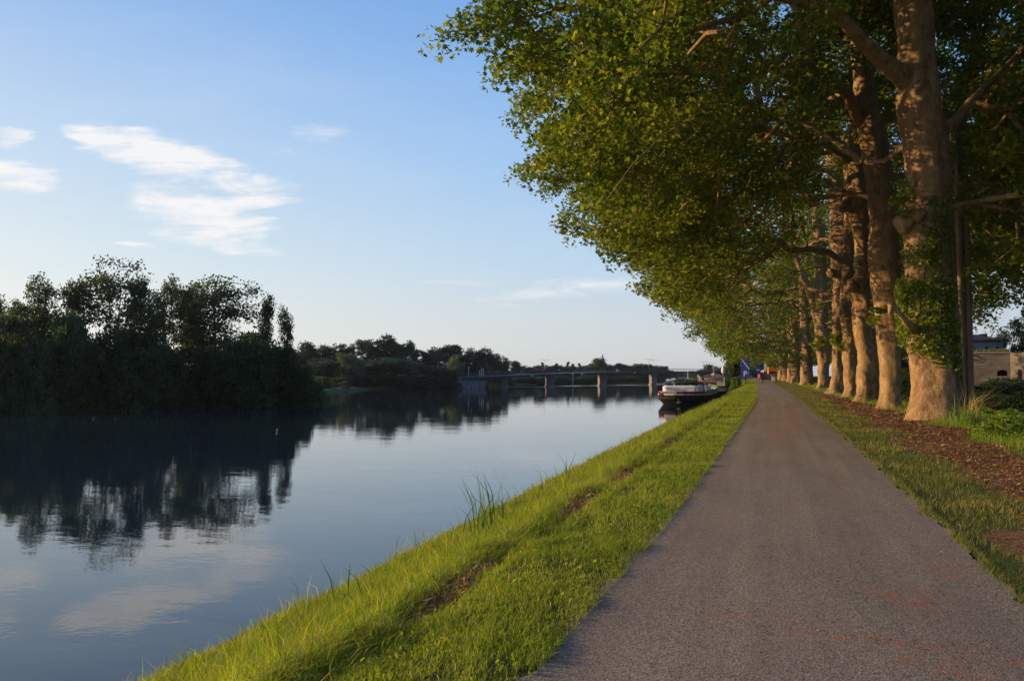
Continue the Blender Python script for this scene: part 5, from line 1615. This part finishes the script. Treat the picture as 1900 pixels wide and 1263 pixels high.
# ------------------------------------------------------------------ person on the path
def person(loc, rz, lab, seat=False):
    t = empty('person', loc, lab, 'person'); t.rotation_euler = (0, 0, rz)
    J = {'pel': ((0, 0, .95), .15), 'wai': ((0, .01, 1.12), .13), 'che': ((0, .0, 1.33), .165), 'nek': ((0, .01, 1.49), .06), 'hed': ((0, .02, 1.57), .075), 'crn': ((0, .03, 1.70), .07),
         'lsh': ((-.19, 0, 1.41), .065), 'lel': ((-.25, -.02, 1.13), .045), 'lwr': ((-.23, .12, .92), .03), 'lha': ((-.22, .17, .84), .028),
         'rsh': ((.19, 0, 1.41), .065), 'rel': ((.25, -.02, 1.13), .045), 'rwr': ((.24, .04, .88), .03), 'rha': ((.235, .07, .79), .028),
         'lhi': ((-.10, 0, .88), .10), 'lkn': ((-.11, .08, .50), .065), 'lan': ((-.11, .0, .10), .04), 'lto': ((-.12, .16, .04), .035),
         'rhi': ((.10, 0, .88), .10), 'rkn': ((.11, .0, .49), .065), 'ran': ((.11, -.16, .13), .04), 'rto': ((.12, -.02, .04), .035)}
    E = [('pel', 'wai'), ('wai', 'che'), ('che', 'nek'), ('nek', 'hed'), ('hed', 'crn'), ('che', 'lsh'), ('lsh', 'lel'), ('lel', 'lwr'), ('lwr', 'lha'), ('che', 'rsh'), ('rsh', 'rel'), ('rel', 'rwr'), ('rwr', 'rha'), ('pel', 'lhi'), ('lhi', 'lkn'), ('lkn', 'lan'), ('lan', 'lto'), ('pel', 'rhi'), ('rhi', 'rkn'), ('rkn', 'ran'), ('ran', 'rto')]
    keys = list(J); me = bpy.data.meshes.new('body')
    me.from_pydata([J[k][0] for k in keys], [(keys.index(a), keys.index(b)) for a, b in E], [])
    o = link_mesh('body', me, M['cloth'], t)
    o.modifiers.new('skin', 'SKIN')
    for i, k in enumerate(keys):
        me.skin_vertices[0].data[i].radius = (J[k][1], J[k][1] * .85); me.skin_vertices[0].data[i].use_root = (k == 'pel')
    s = o.modifiers.new('sub', 'SUBSURF'); s.levels = 1; s.render_levels = 1
    bm = bmesh.new(); bmesh.ops.create_uvsphere(bm, u_segments=14, v_segments=10, radius=.098)
    for v_ in bm.verts: v_.co = Vector((v_.co.x * .95, v_.co.y * 1.08 - .012, v_.co.z * 1.12)) + Vector((0, .03, 1.665))
    bmesh.ops.delete(bm, geom=[v_ for v_ in bm.verts if v_.co.y > .085 and v_.co.z < 1.70], context='VERTS')
    me = bpy.data.meshes.new('hair'); bm.to_mesh(me); bm.free(); link_mesh('hair', me, M['hair'], t)
    for s_ in (-1, 1):
        wx, wy, wz = (J['lha'] if s_ < 0 else J['rha'])[0]
        m_ = MB(); m_.box((wx, wy, wz - .02), (.03, .07, .08), bevel=.01)
        for f in range(4): m_.tube([(wx, wy - .03 + f * .02, wz - .05), (wx - s_ * .004, wy - .03 + f * .02, wz - .09), (wx - s_ * .018, wy - .03 + f * .02, wz - .115 - .006 * (f in (1, 2)))], [.009, .008, .007], 6)
        m_.tube([(wx, wy + .035, wz), (wx - s_ * .01, wy + .06, wz - .03), (wx - s_ * .015, wy + .06, wz - .06)], [.011, .01, .008], 6)
        m_.build('hand', M['skin'], t)
    return t


pp = at(1415.4, 712.5, 112)
person((float(pp[0]), float(pp[1]), float(RISE(pp[1]) + .03)), .1, 'person in dark clothes walking away on the left side of the path')
pp = sub(1440, 128)
person((float(pp[0]), float(pp[1]), float(ground_z(pp[0], pp[1]))), 1.2, 'small dark figure standing at the right edge of the path')

# ------------------------------------------------------------------ light
SUN_AZ = radians(-96.0)      # from +Y, clockwise positive
SUN_EL = radians(12.5)
sd = Vector((sin(SUN_AZ) * cos(SUN_EL), cos(SUN_AZ) * cos(SUN_EL), sin(SUN_EL)))
sl = bpy.data.lights.new('sun', 'SUN'); sl.energy = 5.0; sl.angle = radians(.5); sl.color = (1.0, .67, .33)
so = bpy.data.objects.new('sun', sl); COL.objects.link(so)
so.rotation_euler = sd.to_track_quat('Z', 'Y').to_euler()
so.location = (-60, 0, 60)

wd_ = bpy.data.worlds.new('World'); sc.world = wd_; wd_.use_nodes = True
nt = wd_.node_tree
bg = nt.nodes['Background']
SKS = .12
bg.inputs['Strength'].default_value = SKS
sk = nt.nodes.new('ShaderNodeTexSky'); sk.sky_type = 'NISHITA'; sk.sun_disc = False
sk.sun_elevation = SUN_EL; sk.sun_rotation = SUN_AZ; sk.altitude = 0; sk.air_density = 1.0; sk.dust_density = 1.2; sk.ozone_density = 1.6
tc = nt.nodes.new('ShaderNodeTexCoord')


def dotv(vec):
    n = nt.nodes.new('ShaderNodeVectorMath'); n.operation = 'DOT_PRODUCT'
    L(nt, tc.outputs['Generated'], n.inputs[0]); n.inputs[1].default_value = tuple(vec); return n.outputs['Value']


fwd = math_(nt, 'MAXIMUM', dotv(FL), .05)
cu = math_(nt, 'DIVIDE', dotv(RV), fwd); cv = math_(nt, 'DIVIDE', dotv((0, 0, 1)), fwd)
fm = math_(nt, 'MULTIPLY', dotv(FL), 6, clamp=True)
cvec = nt.nodes.new('ShaderNodeCombineXYZ')
L(nt, math_(nt, 'MULTIPLY', cu, 1.0), cvec.inputs[0]); L(nt, math_(nt, 'MULTIPLY', cv, 4.6), cvec.inputs[1])
rotm = nt.nodes.new('ShaderNodeMapping'); rotm.inputs['Rotation'].default_value = (0, 0, radians(14)); L(nt, cvec.outputs[0], rotm.inputs['Vector'])
cn = noise(nt, rotm.outputs[0], 5.5, 9, .62, .5)
cn2 = noise(nt, rotm.outputs[0], 17, 7, .65, .3)
cfib = math_(nt, 'ADD', math_(nt, 'MULTIPLY', cn, .65), math_(nt, 'MULTIPLY', cn2, .35))


wn = N(nt, 'ShaderNodeTexNoise', Scale=9.0, Detail=6, Roughness=.6); L(nt, rotm.outputs[0], wn.inputs['Vector'])
wsep = nt.nodes.new('ShaderNodeSeparateXYZ'); L(nt, wn.outputs['Color'], wsep.inputs[0])
cuw = math_(nt, 'ADD', cu, math_(nt, 'MULTIPLY_ADD', wsep.outputs[0], .11, -.055))
cvw = math_(nt, 'ADD', cv, math_(nt, 'MULTIPLY_ADD', wsep.outputs[1], .035, -.0175))


def ell(px, py, rx, ry, ang=0.0, amp=1.0):
    x0 = (px - 950) / F; y0 = (697 - py) / F
    c, s = cos(radians(ang)), sin(radians(ang))
    dx = math_(nt, 'SUBTRACT', cuw, x0); dy = math_(nt, 'SUBTRACT', cvw, y0)
    a = math_(nt, 'ADD', math_(nt, 'MULTIPLY', dx, c), math_(nt, 'MULTIPLY', dy, s))
    b = math_(nt, 'SUBTRACT', math_(nt, 'MULTIPLY', dy, c), math_(nt, 'MULTIPLY', dx, s))
    q = math_(nt, 'ADD', math_(nt, 'POWER', math_(nt, 'DIVIDE', a, rx / F), 2), math_(nt, 'POWER', math_(nt, 'DIVIDE', b, ry / F), 2))
    return math_(nt, 'MULTIPLY', math_(nt, 'SUBTRACT', 1.0, q, clamp=True), amp)


es = None
for e in ((150, 243, 60, 26, -8, 1.1), (240, 268, 140, 46, -16, 1.2), (330, 305, 180, 58, -16, 1.2), (400, 330, 150, 44, -8, 1.1), (340, 372, 120, 52, -12, 1.2), (440, 374, 130, 20, 2, 1.1), (370, 415, 130, 42, -8, 1.2), (440, 420, 80, 24, -3, 1.2), (420, 452, 110, 18, -8, .9),
          (22, 324, 80, 36, -12, 1.3), (5, 250, 50, 18, -10, .8), (590, 247, 56, 22, -10, .36), (235, 453, 60, 9, 0, .9), (530, 275, 60, 12, -5, .35), (1050, 538, 180, 22, 6, .55), (840, 522, 80, 10, 0, .25)):
    k = ell(*e); es = k if es is None else math_(nt, 'MAXIMUM', es, k)
cm = math_(nt, 'ADD', math_(nt, 'MULTIPLY_ADD', cfib, 6.2, -2.85), math_(nt, 'MULTIPLY', es, .55), clamp=True)
mask = math_(nt, 'MULTIPLY', cm, math_(nt, 'MULTIPLY', es, 1.5, clamp=True), clamp=True)
# thin veil of high cirrus in the rest of the sky
veil = math_(nt, 'MULTIPLY_ADD', noise(nt, rotm.outputs[0], 2.2, 6, .6, .4), 1.1, -.55, clamp=True)
mask = math_(nt, 'MAXIMUM', mask, math_(nt, 'MULTIPLY', veil, .35))
mask = math_(nt, 'MULTIPLY', math_(nt, 'MULTIPLY', mask, .85), fm)
skc = sk.outputs[0]
# measured evening colours: pale neutral horizon, clear blue above, washed out towards the sun
K = .80 / SKS
k3 = lambda r, g_, b_: (r, g_, b_)
grad = ramp(nt, dotv((0, 0, 1)), [(0, k3(.62, .62, .64)), (.06, k3(.55, .62, .71)), (.14, k3(.37, .60, .87)), (.26, k3(.21, .49, .91)), (.40, k3(.125, .38, .85)), (.75, k3(.07, .19, .52)), (1, k3(.05, .14, .42))])
sh = Vector((sin(SUN_AZ), cos(SUN_AZ), 0))
glow = math_(nt, 'MULTIPLY', math_(nt, 'POWER', math_(nt, 'MULTIPLY_ADD', dotv(tuple(sh)), .5, .5, clamp=True), 2.0), math_(nt, 'SUBTRACT', 1.0, math_(nt, 'MULTIPLY', dotv((0, 0, 1)), 1.7), clamp=True))
g2 = mixc(nt, math_(nt, 'MULTIPLY', glow, 1.15, clamp=True), grad, (.95, .96, .88))
g2 = mixc(nt, 1.0, g2, (K, K, K), 'MULTIPLY')
# the evening sky is dimmer away from the sun
away = math_(nt, 'MULTIPLY_ADD', dotv((.97, -.24, 0)), 1.25, -.30, clamp=True)
g2 = mixc(nt, away, g2, mixc(nt, 1.0, g2, (.42, .46, .55), 'MULTIPLY'))
skc = mixc(nt, .9, skc, g2)
SKYMIX = mixc(nt, mask, skc, (.78 / SKS, .76 / SKS, .745 / SKS))
L(nt, SKYMIX, bg.inputs['Color'])

hm = bpy.data.materials.new('evening_haze'); hm.use_nodes = True
hn = hm.node_tree; hn.nodes.remove(hn.nodes['Principled BSDF'])
pv = hn.nodes.new('ShaderNodeVolumePrincipled'); pv.inputs['Density'].default_value = .00011; pv.inputs['Color'].default_value = (.65, .80, 1, 1); pv.inputs['Anisotropy'].default_value = .2
hn.links.new(pv.outputs[0], hn.nodes['Material Output'].inputs['Volume'])
tag(MB().box((0, 2400, 18), (6600, 5600, 48)).build('haze', hm), 'thin evening haze over the river', kind='stuff')

# ------------------------------------------------------------------ camera object
cd = bpy.data.cameras.new('camera'); cam = bpy.data.objects.new('camera', cd); COL.objects.link(cam)
cam.location = tuple(CAM)
cam.rotation_euler = (pi / 2 + PITCH, 0, YAW)
cd.sensor_width = 36; cd.lens = 36 * F / 1900; cd.clip_end = 8000; cd.clip_start = .05
sc.camera = cam
sc.view_settings.view_transform = 'Standard'; sc.view_settings.look = 'None'; sc.view_settings.gamma = 1; sc.view_settings.exposure = .35
sc.render.engine = 'CYCLES'
sc.cycles.use_denoising = True
sc.cycles.max_bounces = 8; sc.cycles.diffuse_bounces = 3; sc.cycles.glossy_bounces = 3; sc.cycles.transmission_bounces = 4; sc.cycles.transparent_max_bounces = 6
